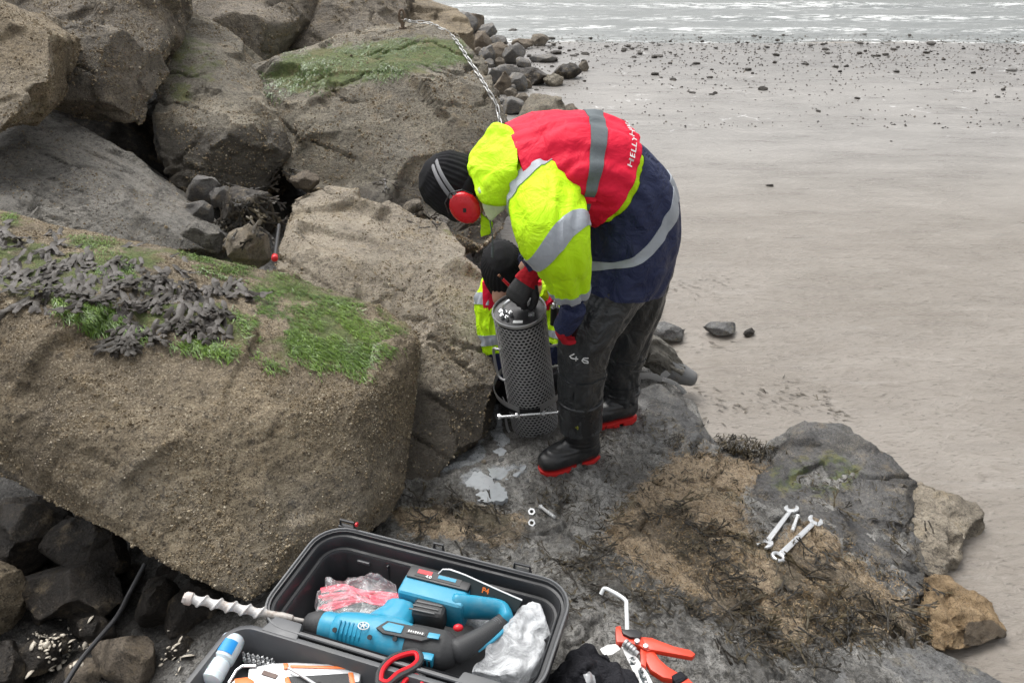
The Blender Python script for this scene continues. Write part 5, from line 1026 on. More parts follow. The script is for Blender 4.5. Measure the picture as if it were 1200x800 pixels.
n = 14; m = MB(); m.tube([DP(.125 + .012 * math.cos(2 * PI * i / n), -.012 + .011 * math.sin(2 * PI * i / n), .0465 - .002 * math.sin(2 * PI * i / n + .6)) for i in range(n)], .0013, 5, closed=True, up=UPZ)
for a in (0, 1.05, 2.1): m.tube([DP(.125 - .009 * math.cos(a), -.012 - .008 * math.sin(a), .0475), DP(.125 + .009 * math.cos(a), -.012 + .008 * math.sin(a), .0475)], .0012, 5)
m.build('badge', M_WHITEP, bdy)
# D handle: grip, blue bridge, trigger
h0, h1, h2, h3 = PZ(535, 763, ZD + .01), PZ(562, 748, ZD + .01), PZ(587, 731, ZD + .005), PZ(592, 722, ZD)
MB().tube(spline([h0, h1, h2, h3], 5), lerps([(.027, .030), (.022, .025), (.020, .024), (.018, .022)], 5), 18, up=UPZ, round_=.5).build('grip', M_GRIP, dl)
for t_ in (.42, .5, .58): p = h1.lerp(h2, t_ + .3); MB().tube([p + (h2 - h1).cross(UPZ).normalized() * .0205 * c_ + UPZ * (.024 * s_) for c_, s_ in ((.5, .85), (0, 1.0), (-.5, .85))], .0018, 6).build('grip_rib', M_CASEG, dl)
m = MB(); m.tube(spline([PZ(594, 727, ZD + .01), PZ(588, 716, ZD + .01), PZ(565, 712, ZD + .01), PZ(535, 710, ZD + .01)], 5), lerps([(.017, .026), (.017, .032), (.018, .034), (.022, .038)], 5), 16, up=UPZ, round_=.4); m.build('bridge', M_BLUE, dl)
m = MB(); m.tube(spline([PZ(594, 724, ZD + .012), PZ(593, 734, ZD + .014), PZ(580, 748, ZD + .012), PZ(560, 762, ZD + .004)], 4), .0045, 8); m.build('bridge_edge', M_BLUE, dl)
MB().ball(PZ(537, 735, ZD + .03), (.012, .009, .008), seg=12, rings=8).build('trigger', M_REDP, dl)
# motor housing between body and battery, and the battery
mc = PZ(505, 716, ZD); MB().box(mc, (.078, .070, .062), RD @ Matrix.Rotation(R(4), 3, 'Z')).build('motor_housing', M_GRIP, dl, bevel=.016, seg=3)
for i in range(4): MB().box(mc + RD @ Vector((-.01 + .005 * i, -.030 + .012 * i, .0320)), (.062, .004, .003), RD).build('housing_rib', M_CASEG, dl, bevel=.001)
bc = PZ(510, 703, ZD - .004); bt = MB().box(bc, (.165, .070, .085), RD @ Matrix.Rotation(R(-3), 3, 'Z')).build('battery', M_BLUE, dl, bevel=.012, seg=3)
MB().box(bc + RD @ Vector((.003, .028, .03)), (.160, .036, .038), RD @ Matrix.Rotation(R(-3), 3, 'Z')).build('battery_cap', M_BLKP, bt, bevel=.006)
MB().box(bc + RD @ Vector((-.080, -.006, -.012)), (.012, .045, .055), RD @ Matrix.Rotation(R(-3), 3, 'Z')).build('battery_release', M_REDP, bt, bevel=.004)
lb = RD @ Matrix.Rotation(R(-3), 3, 'Z'); MB().box(bc + lb @ Vector((.0, .028, .0496)), (.115, .024, .001), lb).build('battery_label', M_BLKP, bt)
MB().box(bc + lb @ Vector((-.036, .0305, .0504)), (.036, .012, .0008), lb).build('label_stripe', M_REDP, bt); MB().box(bc + lb @ Vector((.022, .028, .0504)), (.045, .010, .0008), lb).build('label_stripe', M_BLUE, bt)
def flat_text(s, name, mat, parent, o, fx, fy, size, lift=.0006):
    c = bpy.data.curves.new('t', 'FONT'); c.body = s; c.size = 1; c.extrude = .02; c.offset = .02
    to = bpy.data.objects.new('t', c); COL.objects.link(to); me = bpy.data.meshes.new_from_object(to.evaluated_get(bpy.context.evaluated_depsgraph_get())); bpy.data.objects.remove(to); co = getco(me)
    fx, fy = Vector(fx).normalized(), Vector(fy).normalized(); nz = fx.cross(fy); A = np.array([fx, fy, nz]); setco(me, np.array(o) + (co * np.array([size, size, size * .3])) @ A + np.array(nz) * lift); return mk(name, me, mat, parent)
flat_text('4.0', 'battery_rating', M_WHITEP, bt, bc + lb @ Vector((-.030, .0165, .0504)), lb @ Vector((1, 0, 0)), lb @ Vector((0, 1, 0)), .012)
adopt(dl)
# drill bit with its spiral flute
d0, d1 = DP(-.028, 0), PZ(216, 700, .70); db = thing('drill_bit', 'long spiral masonry drill bit pointing left over the toolbox rim', 'drill bit', d0); bd = d1 - d0; LB = bd.length; bd.normalize(); bu = (UPZ - bd * bd.z).normalized(); bs_ = bd.cross(bu)
MB().tube([Vector(), bd * .030, bd * .034, bd * .060, bd * .066, bd * (LB * .36)], [.0055, .006, .0095, .011, .0095, .0095], 14, up=bu).build('shank', plain('scuffed_steel', (.50, .47, .44), .45, .5, ws=60, wear=.3, wcol=(.26, .2, .16)), db)
V, Fc = [], []; nr, na = 120, 24
for i in range(nr):
    s_ = LB * .34 + (LB * .60) * i / (nr - 1)
    for k in range(na):
        a = 2 * PI * k / na; ph = a - s_ / .032 * 2 * PI; r = .0098 + .0042 * (max(0, math.cos(ph)) ** 6 * 1.0) + .0012 * math.cos(ph); V.append(bd * s_ + bs_ * (r * math.cos(a)) + bu * (r * math.sin(a)))
for i in range(nr - 1):
    for k in range(na): Fc.append((i * na + k, i * na + (k + 1) % na, (i + 1) * na + (k + 1) % na, (i + 1) * na + k))
mk('spiral', pymesh(V, Fc), plain('worn_white_steel', (.66, .65, .64), .5, .25, ws=50, wear=.3, wcol=(.42, .34, .28)), db)
m = MB(); m.tube([bd * LB * .935, bd * LB * .945, bd * LB * .985, bd * LB], [.011, .0145, .0145, .012], 12, up=bu); m.box(bd * LB, (.030, .006, .010), Matrix((bs_, bd, bu)).transposed() @ Matrix.Rotation(.5, 3, 'Y')); m.build('cutting_tip', plain('dusty_tip', (.55, .50, .47), .7, ws=60, wear=.3, wcol=(.38, .24, .18)), db)
# ---------------------------------------------------------------- bags, blade
t = NT('clear_plastic_film'); nf = t.noise(14, 5, .6, dist=1.5); tr = t.n('ShaderNodeBsdfTransparent'); gl = t.n('ShaderNodeBsdfGlossy'); gl.inputs['Roughness'].default_value = .22; df = t.n('ShaderNodeBsdfDiffuse'); df.inputs[0].default_value = (.80, .82, .84, 1)
nr = t.bump(nf, .03, .8); t.set(gl.inputs['Normal'], nr); t.set(df.inputs['Normal'], nr)
m1 = t.n('ShaderNodeMixShader'); t.set(m1.inputs[0], t.ramp(nf, .35, .68, .05, .30)); t.set(m1.inputs[1], tr.outputs[0]); t.set(m1.inputs[2], df.outputs[0]); m2 = t.n('ShaderNodeMixShader'); m2.inputs[0].default_value = .10; t.set(m2.inputs[1], m1.outputs[0]); t.set(m2.inputs[2], gl.outputs[0]); t.t.links.new(m2.outputs[0], t.o.inputs[0]); M_CLEAR = t.m
t = NT('cloudy_plastic_film'); nf = t.noise(12, 6, .65, dist=2); tr = t.n('ShaderNodeBsdfTransparent'); df = t.n('ShaderNodeBsdfPrincipled'); df.inputs['Base Color'].default_value = (.86, .88, .90, 1); df.inputs['Roughness'].default_value = .5; df.inputs['Specular IOR Level'].default_value = .35; t.set(df.inputs['Normal'], t.bump(nf, .03, .9))
m1 = t.n('ShaderNodeMixShader'); t.set(m1.inputs[0], t.ramp(nf, .3, .62, .28, .75)); t.set(m1.inputs[1], tr.outputs[0]); t.set(m1.inputs[2], df.outputs[0]); t.t.links.new(m1.outputs[0], t.o.inputs[0]); M_CLOUD = t.m
def bag(name, label, cat, pts, zlo, mat, seed, amp=.012, fr=16, vox=.006):
    w_ = [PZ(u, v, z) for u, v, z in pts]; g = w_ + [Vector((p.x, p.y, zlo)) for p in w_]
    me = crumple([g], vox, seed, amp, fr, 3, .3); c = Vector(w_[0]); c.z = zlo; setco(me, getco(me) - np.array(c)); return mk(name, me, mat, loc=c, label=label, cat=cat)
bag('plastic_bag', 'clear plastic bag with pink strips inside, behind the drill chuck', 'plastic bag', [(352, 742, .60), (366, 700, .60), (378, 676, .60), (400, 669, .61), (440, 669, .62), (470, 674, .61), (474, 700, .60), (470, 718, .60), (420, 735, .58)], .48, M_CLEAR, 201)
M_PINK = plain('pink_red_plastic', (.85, .06, .12), .5, ws=30, wear=.1, wcol=(.75, .2, .25)); t = thing('cable_ties', 'pink plastic strips bundled inside the clear bag', 'cable ties', PZ(420, 700, .52)); rd = random.Random(4)
for i in range(26):
    z = .565 + rd.uniform(0, .022); y0, y1 = rd.uniform(-15, 14), rd.uniform(-7, 7); p = spline([PZ(380 + rd.uniform(-8, 14), 702 + y0, z - .01), PZ(405, 697 + y0 * .9, z), PZ(435, 700 + y1, z + rd.uniform(0, .01)), PZ(470, 704 + y1, z)], 4)
    MB().tube(p, [(.0042, .0014)] * len(p), 4, up=(0, rd.uniform(-.6, .6), 1)).build('strip', M_PINK, t)
adopt(t)
bag('plastic_bag', 'crumpled cloudy white plastic bag filling the right end of the toolbox', 'plastic bag', [(545, 786, .60), (585, 794, .61), (625, 782, .62), (648, 742, .61), (634, 704, .625), (606, 704, .64), (602, 728, .63), (585, 752, .62), (556, 772, .60)], .50, M_CLOUD, 203, .012, 9)
bag('plastic_bag', 'flat sheet of plastic film under the drill battery', 'plastic bag', [(540, 720, .56), (552, 693, .58), (580, 700, .585), (606, 716, .58), (612, 740, .56), (570, 745, .55)], .53, M_CLOUD, 204, .008, 16)
bp = [(514, 672, .645), (519, 667, .655), (528, 667, .655), (545, 673, .652), (580, 690, .65), (610, 704, .648), (606, 716, .61), (590, 713, .60), (582, 702, .615), (576, 700, .62), (574, 712, .60), (584, 722, .585), (550, 700, .60), (514, 682, .62)]
w_ = [PZ(*q) for q in bp]; o_ = w_[0]; fx = ex; fy = (UPZ * .75 + ey * .66).normalized(); pl2 = [((p - o_).dot(fx), (p - o_).dot(fy)) for p in w_]
bl_ = thing('hacksaw_blade', 'dark green flat blade with a pale edge and orange print leaning on the toolbox wall', 'blade', o_); MB().prism(pl2, (0, 0, 0), fx, fy, .004).build('plate', plain('dark_green_plate', (.018, .028, .03), .35, .2), bl_)
m = MB(); m.tube([fx * a + fy * b for a, b in pl2[:6]], .0026, 6); m.build('pale_edge', M_SILV, bl_)
q = PZ(563, 694, .64) - o_; flat_text('P4', 'print', M_ORANGE, bl_, fx * q.dot(fx) + fy * q.dot(fy) - fx.cross(fy) * 0, fx, fy, .018, .0026)
# ---------------------------------------------------------------- things in the lid
b0, b1 = PZ(247, 797, .60), PZ(276, 745, .605); t = thing('bottle', 'small white squeeze bottle with a blue label lying in the toolbox lid', 'bottle', b0); v_ = (b1 - b0); LBt = v_.length; v_.normalize()
t2 = NT('milky_bottle_plastic'); M_MILK = t2.out(t2.mix(t2.ramp(t2.noise(20, 4), .4, .7, 0, .25), (.74, .80, .84), (.60, .66, .70)), .35, Subsurface_Weight=.2)
MB().tube([v_ * (LBt * k) for k in (.40, .44, .8, .92, .98, 1.0)], [.020, .026, .027, .026, .021, .012], 24, up=UPZ).build('body', M_MILK, t); m = MB(); m.tube([v_ * (LBt * k) for k in (-.05, .0, .10, .12, .14, .16, .36, .40)], [.012, .023, .0235, .0245, .0225, .0235, .0235, .020], 24, up=UPZ); m.build('cap', M_MILK, t)
sdv = v_.cross(UPZ).normalized(); un = sdv.cross(v_).normalized(); V, Fc = [], []
for i in range(9):
    a = R(35 + 95 * i / 8); n_ = sdv * math.cos(a) + un * math.sin(a)
    for k in (.50, .78):
        for r in (.0262, .0275): V.append(v_ * (LBt * k) + n_ * r)
for i in range(8):
    b = i * 4; Fc += [(b + 1, b + 5, b + 7, b + 3), (b, b + 1, b + 3, b + 2) if i == 0 else (b, b + 4, b + 5, b + 1), (b + 2, b + 3, b + 7, b + 6)]
mk('label', pymesh(V, Fc, True, 40), plain('blue_label', (.01, .28, .72), .4, wear=.03), t)
t = thing('bit_set', 'row of small silver driver bits beside the white bottle', 'bits', PZ(305, 778, .55)); MB().box(PZ(306, 779, .557), (.085, .030, .012), RC3).build('holder', M_BLKP, t, bevel=.002)
for row in range(2):
    for i in range(7):
        p = PZ(288 + i * 5.6 + row * 1, 773 + i * 1.3 + row * 6, .565); m = MB(); m.cyl(p, p + Vector((-.002, .002, .017 - .003 * (i > 3))), .0042, 6); m.cyl(p + Vector((-.002, .002, .017 - .003 * (i > 3))), p + Vector((-.003, .003, .023)), .0030, 6); m.build('bit', M_BRIGHT, t)
adopt(t)
def plate(name, label, cat, polys, group=None):
    "thing made of extruded picture-traced outlines: (part, [(u, v)], z, thickness, material, bevel)"
    u0, v0 = np.mean(polys[0][1], 0); o = PZ(u0, v0, polys[0][2]); t = thing(name, label, cat, o, group)
    for nm, pl, z, th, mt, bv in polys:
        w_ = [PZ(u, v, z) - o for u, v in pl]
        if sum(a.x * b.y - b.x * a.y for a, b in zip(w_, w_[1:] + w_[:1])) < 0: w_.reverse()
        MB().prism([(p.x, p.y) for p in w_], (0, 0, w_[0].z), (1, 0, 0), (0, 1, 0), th).build(nm, mt, t, bevel=bv)
    return t
t = plate('utility_knife', 'silver utility knife with a black grip and orange edging in the toolbox lid', 'knife', [('body', [(292, 786), (318, 780), (345, 779), (420, 782), (424, 790), (422, 802), (350, 812), (290, 808)], .590, .022, M_SILV, .005), ('grip', [(338, 793), (408, 789), (410, 803), (345, 810)], .601, .006, M_GRIP, .002), ('edging', [(333, 795), (338, 792), (345, 810), (337, 812)], .602, .006, M_ORANGE, .002), ('edging', [(408, 788), (414, 788), (417, 804), (411, 805)], .602, .006, M_ORANGE, .002), ('edging', [(332, 778), (338, 778), (339, 784), (333, 785)], .600, .010, M_ORANGE, .002), ('top_edge', [(340, 779), (420, 781), (420, 784), (340, 782)], .6015, .003, M_ORANGE, .001)])
MB().box(PZ(316, 790, .602) - t.location, (.035, .010, .003), RC3).build('slider', plain('brown_slider', (.12, .075, .06), .6), t)
plate('tape_tab', 'bright orange plastic tab at the bottom edge beside the bottle', 'tab', [('tab', [(275, 796), (290, 794), (298, 798), (296, 812), (270, 812)], .600, .010, M_ORANGE, .003), ('rim', [(272, 800), (276, 797), (274, 812), (268, 812)], .602, .008, M_SILV, .002)])
p = [PZ(u, v, .604) for u, v in ((268, 800), (277, 785), (284, 780), (300, 780))]; t = thing('hex_key', 'bent silver hex key beside the white bottle', 'hex key', p[0]); MB().tube([q - p[0] for q in p], .0032, 6).build('bar', M_BRIGHT, t)
p = [PZ(u, v, .612) for u, v in ((338, 782), (352, 790), (372, 803))]; t = thing('screwdriver', 'thin silver screwdriver shaft lying across the utility knife', 'screwdriver', p[0]); MB().tube([q - p[0] for q in p], .0033, 8).build('shaft', M_SILV, t); MB().tube([p[2] - p[0], p[2] - p[0] + (p[2] - p[1])], .009, 10, round_=.4).build('handle', M_BLKP, t)
t = thing('wing_bolt', 'small black thumb screw lying in front of the scissors', 'thumb screw', PZ(430, 790, .57)); o_ = t.location
for u, v in ((426, 786), (431, 784), (434, 790)): MB().ball(PZ(u, v, .58) - o_, .008, seg=10, rings=6).build('knob', M_BLKP, t)
MB().cyl(PZ(432, 791, .58) - o_, PZ(445, 794, .58) - o_, .003, 8).build('stem', M_BRIGHT, t)
t = thing('wall_plug', 'small blue plug lying in the lid beside the knife', 'plug', PZ(369, 779, .56)); MB().cyl((0, 0, 0), (.004, .004, .016), .005, 8).build('sleeve', M_BLUE, t); MB().cyl((.004, .004, .016), (.005, .005, .02), .0065, 8).build('collar', M_BLUE, t)
def oval(pts, k=5): sp_ = spline(pts + [pts[0]], k); return sp_[:-1]
sc_ = thing('scissors', 'scissors with red and dark grey loop handles sticking out of the toolbox lid', 'scissors', PZ(470, 790, .60)); o_ = sc_.location
for lp, z in (([(443, 800), (445, 786), (458, 771), (478, 764), (490, 764), (493, 773), (486, 782), (466, 793), (452, 803)], .632), ([(466, 806), (474, 794), (486, 789), (497, 795), (499, 808), (494, 826), (470, 826)], .62)):
    w_ = [PZ(u, v, z) - o_ for u, v in lp]; c = sum(w_, Vector()) / len(w_); h_ = MB().tube(oval(w_), [(.0068, .0075)] * (len(w_) * 5), 8, closed=True, up=UPZ).build('handle', M_GRIP, sc_)
    MB().tube(oval([c + (p - c) * (1 - .0075 / max(.01, (p - c).length)) + UPZ * .0035 for p in w_]), [(.0052, .006)] * (len(w_) * 5), 8, closed=True, up=UPZ).build('handle_lining', M_REDP, h_)
w_ = [PZ(u, v, .615) - o_ for u, v in ((452, 800), (436, 822), (424, 848))]; MB().tube(w_, [(.004, .002)] * 3, 6, up=UPZ).build('blade', M_BRIGHT, sc_); w_ = [PZ(u, v, .61) - o_ for u, v in ((470, 806), (440, 826), (420, 846))]; MB().tube(w_, [(.004, .002)] * 3, 6, up=UPZ).build('blade', M_BRIGHT, sc_)
# ---------------------------------------------------------------- black cloth bag and the red hand tool right of the toolbox
M_BLKC = cloth('black_canvas', (.018, .018, .022), .85, 500, .9, .12, (.035, .035, .04), ws=8, wrd=.03)
def crumpled(name, label, cat, pts, zlo, mat, seed, amp, fr, vox=.007):
    w_ = [PZ(u, v, z) for u, v, z in pts]; me = crumple([w_ + [Vector((p.x, p.y, zlo)) for p in w_]], vox, seed, amp, fr, 4); c = Vector((*getco(me).mean(0)[:2], zlo)); setco(me, getco(me) - np.array(c)); return mk(name, me, mat, loc=c, label=label, cat=cat)
cbg = crumpled('cloth_bag', 'crumpled black cloth bag with white print lying beside the toolbox', 'bag', [(636, 800, .47), (648, 775, .50), (668, 757, .52), (690, 753, .52), (712, 758, .51), (735, 772, .49), (752, 795, .47), (770, 840, .45), (640, 860, .47), (690, 780, .555), (668, 795, .54)], .36, M_BLKC, 211, .016, 11)
bpy.context.view_layer.update()
def onto(obj, poly, off=.0025, name='print', mat=None, k=7):
    "a flat print laid on the cloth: the outline is filled and dropped onto the surface"
    bm = bmesh.new(); vs = [bm.verts.new((u, v, 0)) for u, v in poly]; bm.faces.new(vs); bmesh.ops.triangulate(bm, faces=bm.faces); bmesh.ops.subdivide_edges(bm, edges=bm.edges, cuts=k, use_grid_fill=True)
    inv = obj.matrix_world.inverted(); ok_ = True
    for v in bm.verts:
        r = ray(v.co.x, v.co.y).normalized(); h, loc, n_, fi = obj.ray_cast(inv @ CAM, r)
        v.co = loc + n_ * off if h else inv @ PZ(v.co.x, v.co.y, .47)
    me = bpy.data.meshes.new('mesh'); bm.to_mesh(me); bm.free(); me.polygons.foreach_set('use_smooth', [True] * len(me.polygons)); return mk(name, me, mat, obj)
onto(cbg, [(703, 760), (712, 755), (723, 754), (727, 760), (718, 766), (708, 768)], mat=M_WHITEP)
onto(cbg, [(728, 757), (736, 757), (748, 772), (760, 790), (768, 806), (752, 806), (742, 786)], mat=M_WHITEP)
star = [(741 + r * math.cos(i * PI / 9), 774 + r * math.sin(i * PI / 9)) for i in range(18) for r in ((5.2,) if i % 2 else (2.2,))]; onto(cbg, star, .0045, 'print_star', M_BELT, 3)
onto(cbg, [(747, 784), (752, 781), (757, 792), (760, 800), (755, 803), (750, 794)], .0045, 'print_curl', M_BELT, 3)
onto(cbg, [(684, 790), (690, 787), (696, 791), (699, 806), (690, 808)], mat=M_SILV)
M_HOOK = plain('white_coated_rod', (.74, .77, .78), .35, .2, wear=.05)
zt = .47; rt = thing('tie_gun', 'orange red hand tool with two levers and a bent pale rod beside the black bag', 'hand tool', PZ(740, 760, zt - .04)); o_ = rt.location
hk = [PZ(u, v, z) - o_ for u, v, z in ((704, 696, .42), (707, 690, .43), (712, 690, .435), (732, 702, .445), (734, 712, .447), (735, 740, zt))]; MB().tube([hk[0]] + spline(hk[1:], 4), .0055, 10).build('hook_rod', M_HOOK, rt)
def tprism(nm, pl, z, th, mt, bv=.003):
    w_ = [PZ(u, v, z) - o_ for u, v in pl]
    if sum(a.x * b.y - b.x * a.y for a, b in zip(w_, w_[1:] + w_[:1])) < 0: w_.reverse()
    return MB().prism([(p.x, p.y) for p in w_], (0, 0, w_[0].z), (1, 0, 0), (0, 1, 0), th).build(nm, mt, rt, bevel=bv)
tprism('head', [(721, 737), (727, 736), (728, 741), (740, 745), (752, 749), (764, 750), (774, 757), (768, 764), (758, 766), (750, 760), (738, 756), (722, 755)], zt, .022, M_REDO)
tprism('lever', [(752, 749), (766, 750), (790, 759), (808, 763), (815, 768), (811, 772), (795, 769), (768, 764), (757, 762)], zt + .006, .016, M_REDO, .004)
tprism('grip', [(754, 758), (766, 764), (772, 774), (782, 783), (797, 792), (790, 799), (776, 796), (762, 787), (757, 778)], zt - .003, .020, M_REDO, .005)
tprism('side_plate', [(750, 762), (757, 766), (757, 784), (751, 780)], zt, .018, M_REDO, .002)
tprism('grip_band', [(786, 795), (797, 789), (806, 797), (792, 806)], zt - .002, .026, M_BLKC, .004); tprism('grip_end', [(795, 803), (805, 796), (818, 808), (806, 815)], zt - .003, .020, M_REDO, .004)
tprism('clamp_block', [(728, 739), (745, 739), (752, 744), (750, 749), (738, 748), (730, 744)], zt + .012, .014, M_BLKP, .002)
for u, v in ((746.5, 752.5), (756.5, 758.5)): MB().cyl(PZ(u, v, zt + .010) - o_, PZ(u, v, zt + .010) - o_ + UPZ * .009, .0065, 12).build('rivet', M_CHROME, rt, bevel=.001)
m = MB(); c0, c1 = PZ(732, 752, zt + .012) - o_, PZ(748, 766, zt + .006) - o_
for k in (0, .22, .42, .6): p = c0.lerp(c1, k); m.cyl(p, p + (c1 - c0) * .14, .0105 - .002 * k, 14)
m.cyl(c0, c1, .006, 10); m.build('spindle', M_STEEL, rt)
adopt(cs)
# ================================================================= seaweed, algae, shells
def weedmat(name, cols, rough=.4, spec=.6):
    t = NT(name); a = t.attr('tone'); c = t.mix(t.ramp(a, 0, .5), cols[0], cols[1]); c = t.mix(t.ramp(a, .5, 1), c, cols[2]); n = t.noise(90, 3)
    c = t.mix(t.ramp(n, .4, .7, 0, .4), c, tuple(q * .5 for q in cols[0])); return t.out(c, rough, t.bump(n, .002, .5), spec=spec)
M_WRACK = weedmat('bladderwrack', ((.022, .017, .011), (.056, .047, .038), (.112, .100, .092)), .38, .28)
M_DWEED = weedmat('dark_seaweed', ((.014, .012, .009), (.034, .027, .018), (.075, .058, .030)), .5, .3)
M_ALGA = weedmat('green_algae', ((.045, .075, .018), (.11, .20, .030), (.20, .32, .045)), .35)
M_TURFS = weedmat('tan_turf_strands', ((.10, .070, .038), (.26, .18, .095), (.42, .32, .20)), .8, .2)
bpy.context.view_layer.update()
def frond_mesh(seed):
    "a forked flat frond with wavy margins, 1 long, about .22 wide"
    rd = random.Random(seed); V, Fc = [], []
    def blade(p, ang, L, w, depth):
        n = 4; base = len(V)
        for i in range(n + 1):
            k = i / n; q = (p[0] + math.sin(ang) * L * k, p[1] + math.cos(ang) * L * k); ww = w * (.65 + .5 * math.sin(PI * min(1, k * .8 + .1))) * (1 if depth < 2 or k < .9 else .7)
            z = .025 * math.sin(k * 4 + seed + depth) + .01 * rd.uniform(-1, 1) + .05 * q[1] * math.sin(seed * 1.7)
            V.extend([(q[0] - math.cos(ang) * ww, q[1] + math.sin(ang) * ww, z + .022 * rd.uniform(-1, 1)), (q[0], q[1], z + .02), (q[0] + math.cos(ang) * ww, q[1] - math.sin(ang) * ww, z + .022 * rd.uniform(-1, 1))])
        for i in range(n):
            b = base + i * 3; Fc.extend([(b, b + 1, b + 4, b + 3), (b + 1, b + 2, b + 5, b + 4)])
        e = (p[0] + math.sin(ang) * L, p[1] + math.cos(ang) * L)
        if depth < 2:
            for sg in (-1, 1):
                if rd.random() < .9: blade((e[0] - math.sin(ang) * .02, e[1] - math.cos(ang) * .02), ang + sg * rd.uniform(.25, .55), L * rd.uniform(.6, .85), w * .92, depth + 1)
    blade((0, 0), rd.uniform(-.2, .2), .46, .058, 0)
    return V, Fc
FR = [frond_mesh(k) for k in range(8)]
def frame(n, d):
    n = n.normalized(); d = (d - n * d.dot(n)); d = d.normalized() if d.length > 1e-5 else n.orthogonal().normalized(); return Matrix((d.cross(n), d, n)).transposed()
# --- bladderwrack clumps on the big boulder, each frond a part
fm = []
for k, (V, Fc) in enumerate(FR):
    me = evald(pymesh(V, Fc), ('SOLIDIFY', dict(thickness=.008, offset=0))); me.set_sharp_from_angle(angle=R(50)); attr(me, 'tone', np.clip(.45 + .45 * np.sin(getco(me)[:, 1] * 5 + k * 1.9), 0, 1)); me.materials.append(M_WRACK); fm.append(me)
rd = random.Random(3); B1N = {'boulder'}
spots = [(8, 272), (28, 290), (14, 312), (52, 296), (70, 312), (46, 324), (88, 326), (106, 304), (100, 342), (126, 322), (140, 340), (122, 352), (160, 306), (172, 322), (156, 350), (190, 328), (206, 338), (182, 352), (222, 344), (212, 362), (240, 354), (236, 372), (256, 366), (150, 372), (160, 384), (200, 380), (262, 380), (272, 340), (30, 342), (66, 338), (250, 338), (-8, 290), (86, 300), (140, 312), (202, 314), (-14, 322), (66, 278), (112, 334), (170, 338), (196, 344), (228, 358)]
for u, v in spots:
    h = hit(u, v, B1N)
    if not h: continue
    t = thing('seaweed_clump', 'grey black seaweed clump draped over the top of the green topped boulder', 'seaweed', h[0], 'seaweed clumps draped over the big boulder')
    for i in range(rd.randint(7, 10)):
        du, dv = rd.gauss(0, 9), rd.gauss(-2, 6); g = hit(u + du, v + dv, B1N) or h
        d = Vector((rd.gauss(.12, .34), -1, -.55 + rd.gauss(0, .35))); n = (g[1] * .9 + Vector((rd.gauss(0, .16), rd.gauss(-.3, .25), .3))).normalized()
        o = mk('frond', fm[rd.randrange(8)], None, t); L = rd.uniform(.08, .145); o.matrix_local = Matrix.Translation(g[0] - h[0] + g[1] * rd.uniform(.002, .018)) @ frame(n, d).to_4x4() @ Matrix.Diagonal((L * rd.choice((-1, 1)) * rd.uniform(.9, 1.3), L, L, 1))
# --- scattered strands and ribbons, joined
def strands(name, mat, label, cat, polys, n, L, W, seed, dirf, only=None, segs=3, lift=.006, sag=.35, tone=None, jitter=.5, dens=None):
    rd = random.Random(seed); V, T, A = [], [], []; areas = []
    for p in polys: x = [q[0] for q in p]; y = [q[1] for q in p]; areas.append((min(x), max(x), min(y), max(y), abs(sum(p[i - 1][0] * p[i][1] - p[i][0] * p[i - 1][1] for i in range(len(p)))) / 2))
    tot = sum(a[4] for a in areas)
    for p, a in zip(polys, areas):
        m = int(n * a[4] / tot); k = 0; tries = 0
        while k < m and tries < m * 12:
            tries += 1; u, v = rd.uniform(a[0], a[1]), rd.uniform(a[2], a[3])
            if not bool(inpoly(np.array([u + rd.gauss(0, 5)]), np.array([v + rd.gauss(0, 4)]), p)[0]): continue
            h = hit(u, v, only)
            if not h: continue
            if dens is not None and rd.random() > dens(h[0], h[1]): continue
            k += 1; nrm = h[1]; d = dirf(u, v, rd) + Vector((rd.gauss(0, jitter), rd.gauss(0, jitter), rd.gauss(0, jitter))); d = d - nrm * d.dot(nrm); d = d.normalized() if d.length > 1e-4 else nrm.orthogonal()
            s = d.cross(nrm); l = L * rd.uniform(.5, 1.4); w_ = W * rd.uniform(.6, 1.4); q = h[0] + nrm * lift * rd.random(); b = len(V); tn = rd.random() if tone is None else tone(u, v, rd); bend = rd.gauss(0, .5)
            for i in range(segs + 1):
                f = i / segs; z = lift * (rd.random() * .8 + .9 * math.sin(PI * f) * sag); ww = w_ * (1 - .75 * f ** 2); c = q + d * (l * f) + s * (bend * l * f * f * .5) + nrm * z; V += [tuple(c - s * ww), tuple(c + s * ww + nrm * (w_ * .35))]; A += [tn, min(1, tn + .25)]
            for i in range(segs): j = b + i * 2; T += [(j, j + 1, j + 3, j + 2)]
    if not V: return
    me = npmesh(V, T); attr(me, 'tone', A); c = np.array(V).mean(0); return mk(name, me, mat, label=label, cat=cat, kind='stuff')
def ribbons(name, mat, label, cat, spots, n, seed, L=(.05, .10), only=None, spread=14, wide=1.0):
    rd = random.Random(seed); V, T, A = [], [], []
    for u0, v0, sp_ in spots:
        for i in range(int(n * (sp_ / spread) ** 1.3)):
            u, v = u0 + rd.gauss(0, sp_), v0 + rd.gauss(0, sp_ * .7); h = hit(u, v, only)
            if not h: continue
            fv, ff = FR[rd.randrange(8)]; l = rd.uniform(*L); d = Vector((rd.gauss(.3, .8), rd.gauss(-.5, .8), rd.gauss(0, .3))); M = frame((h[1] + Vector((rd.gauss(0, .45), rd.gauss(0, .45), .3))).normalized(), d); b = len(V); tn = rd.random() ** 1.5; o = h[0] + h[1] * rd.uniform(.002, .02)
            for q in fv: V.append(tuple(o + M @ Vector((q[0] * l * wide, q[1] * l, q[2] * l)))); A.append(min(1, max(0, tn + .3 * (q[1] - .4))))
            T += [tuple(x + b for x in f) for f in ff]
    me = npmesh(V, T); attr(me, 'tone', A); return mk(name, me, mat, label=label, cat=cat, kind='stuff')
def comb(a, b, c): return lambda u, v, rd: Vector((a, b, c))
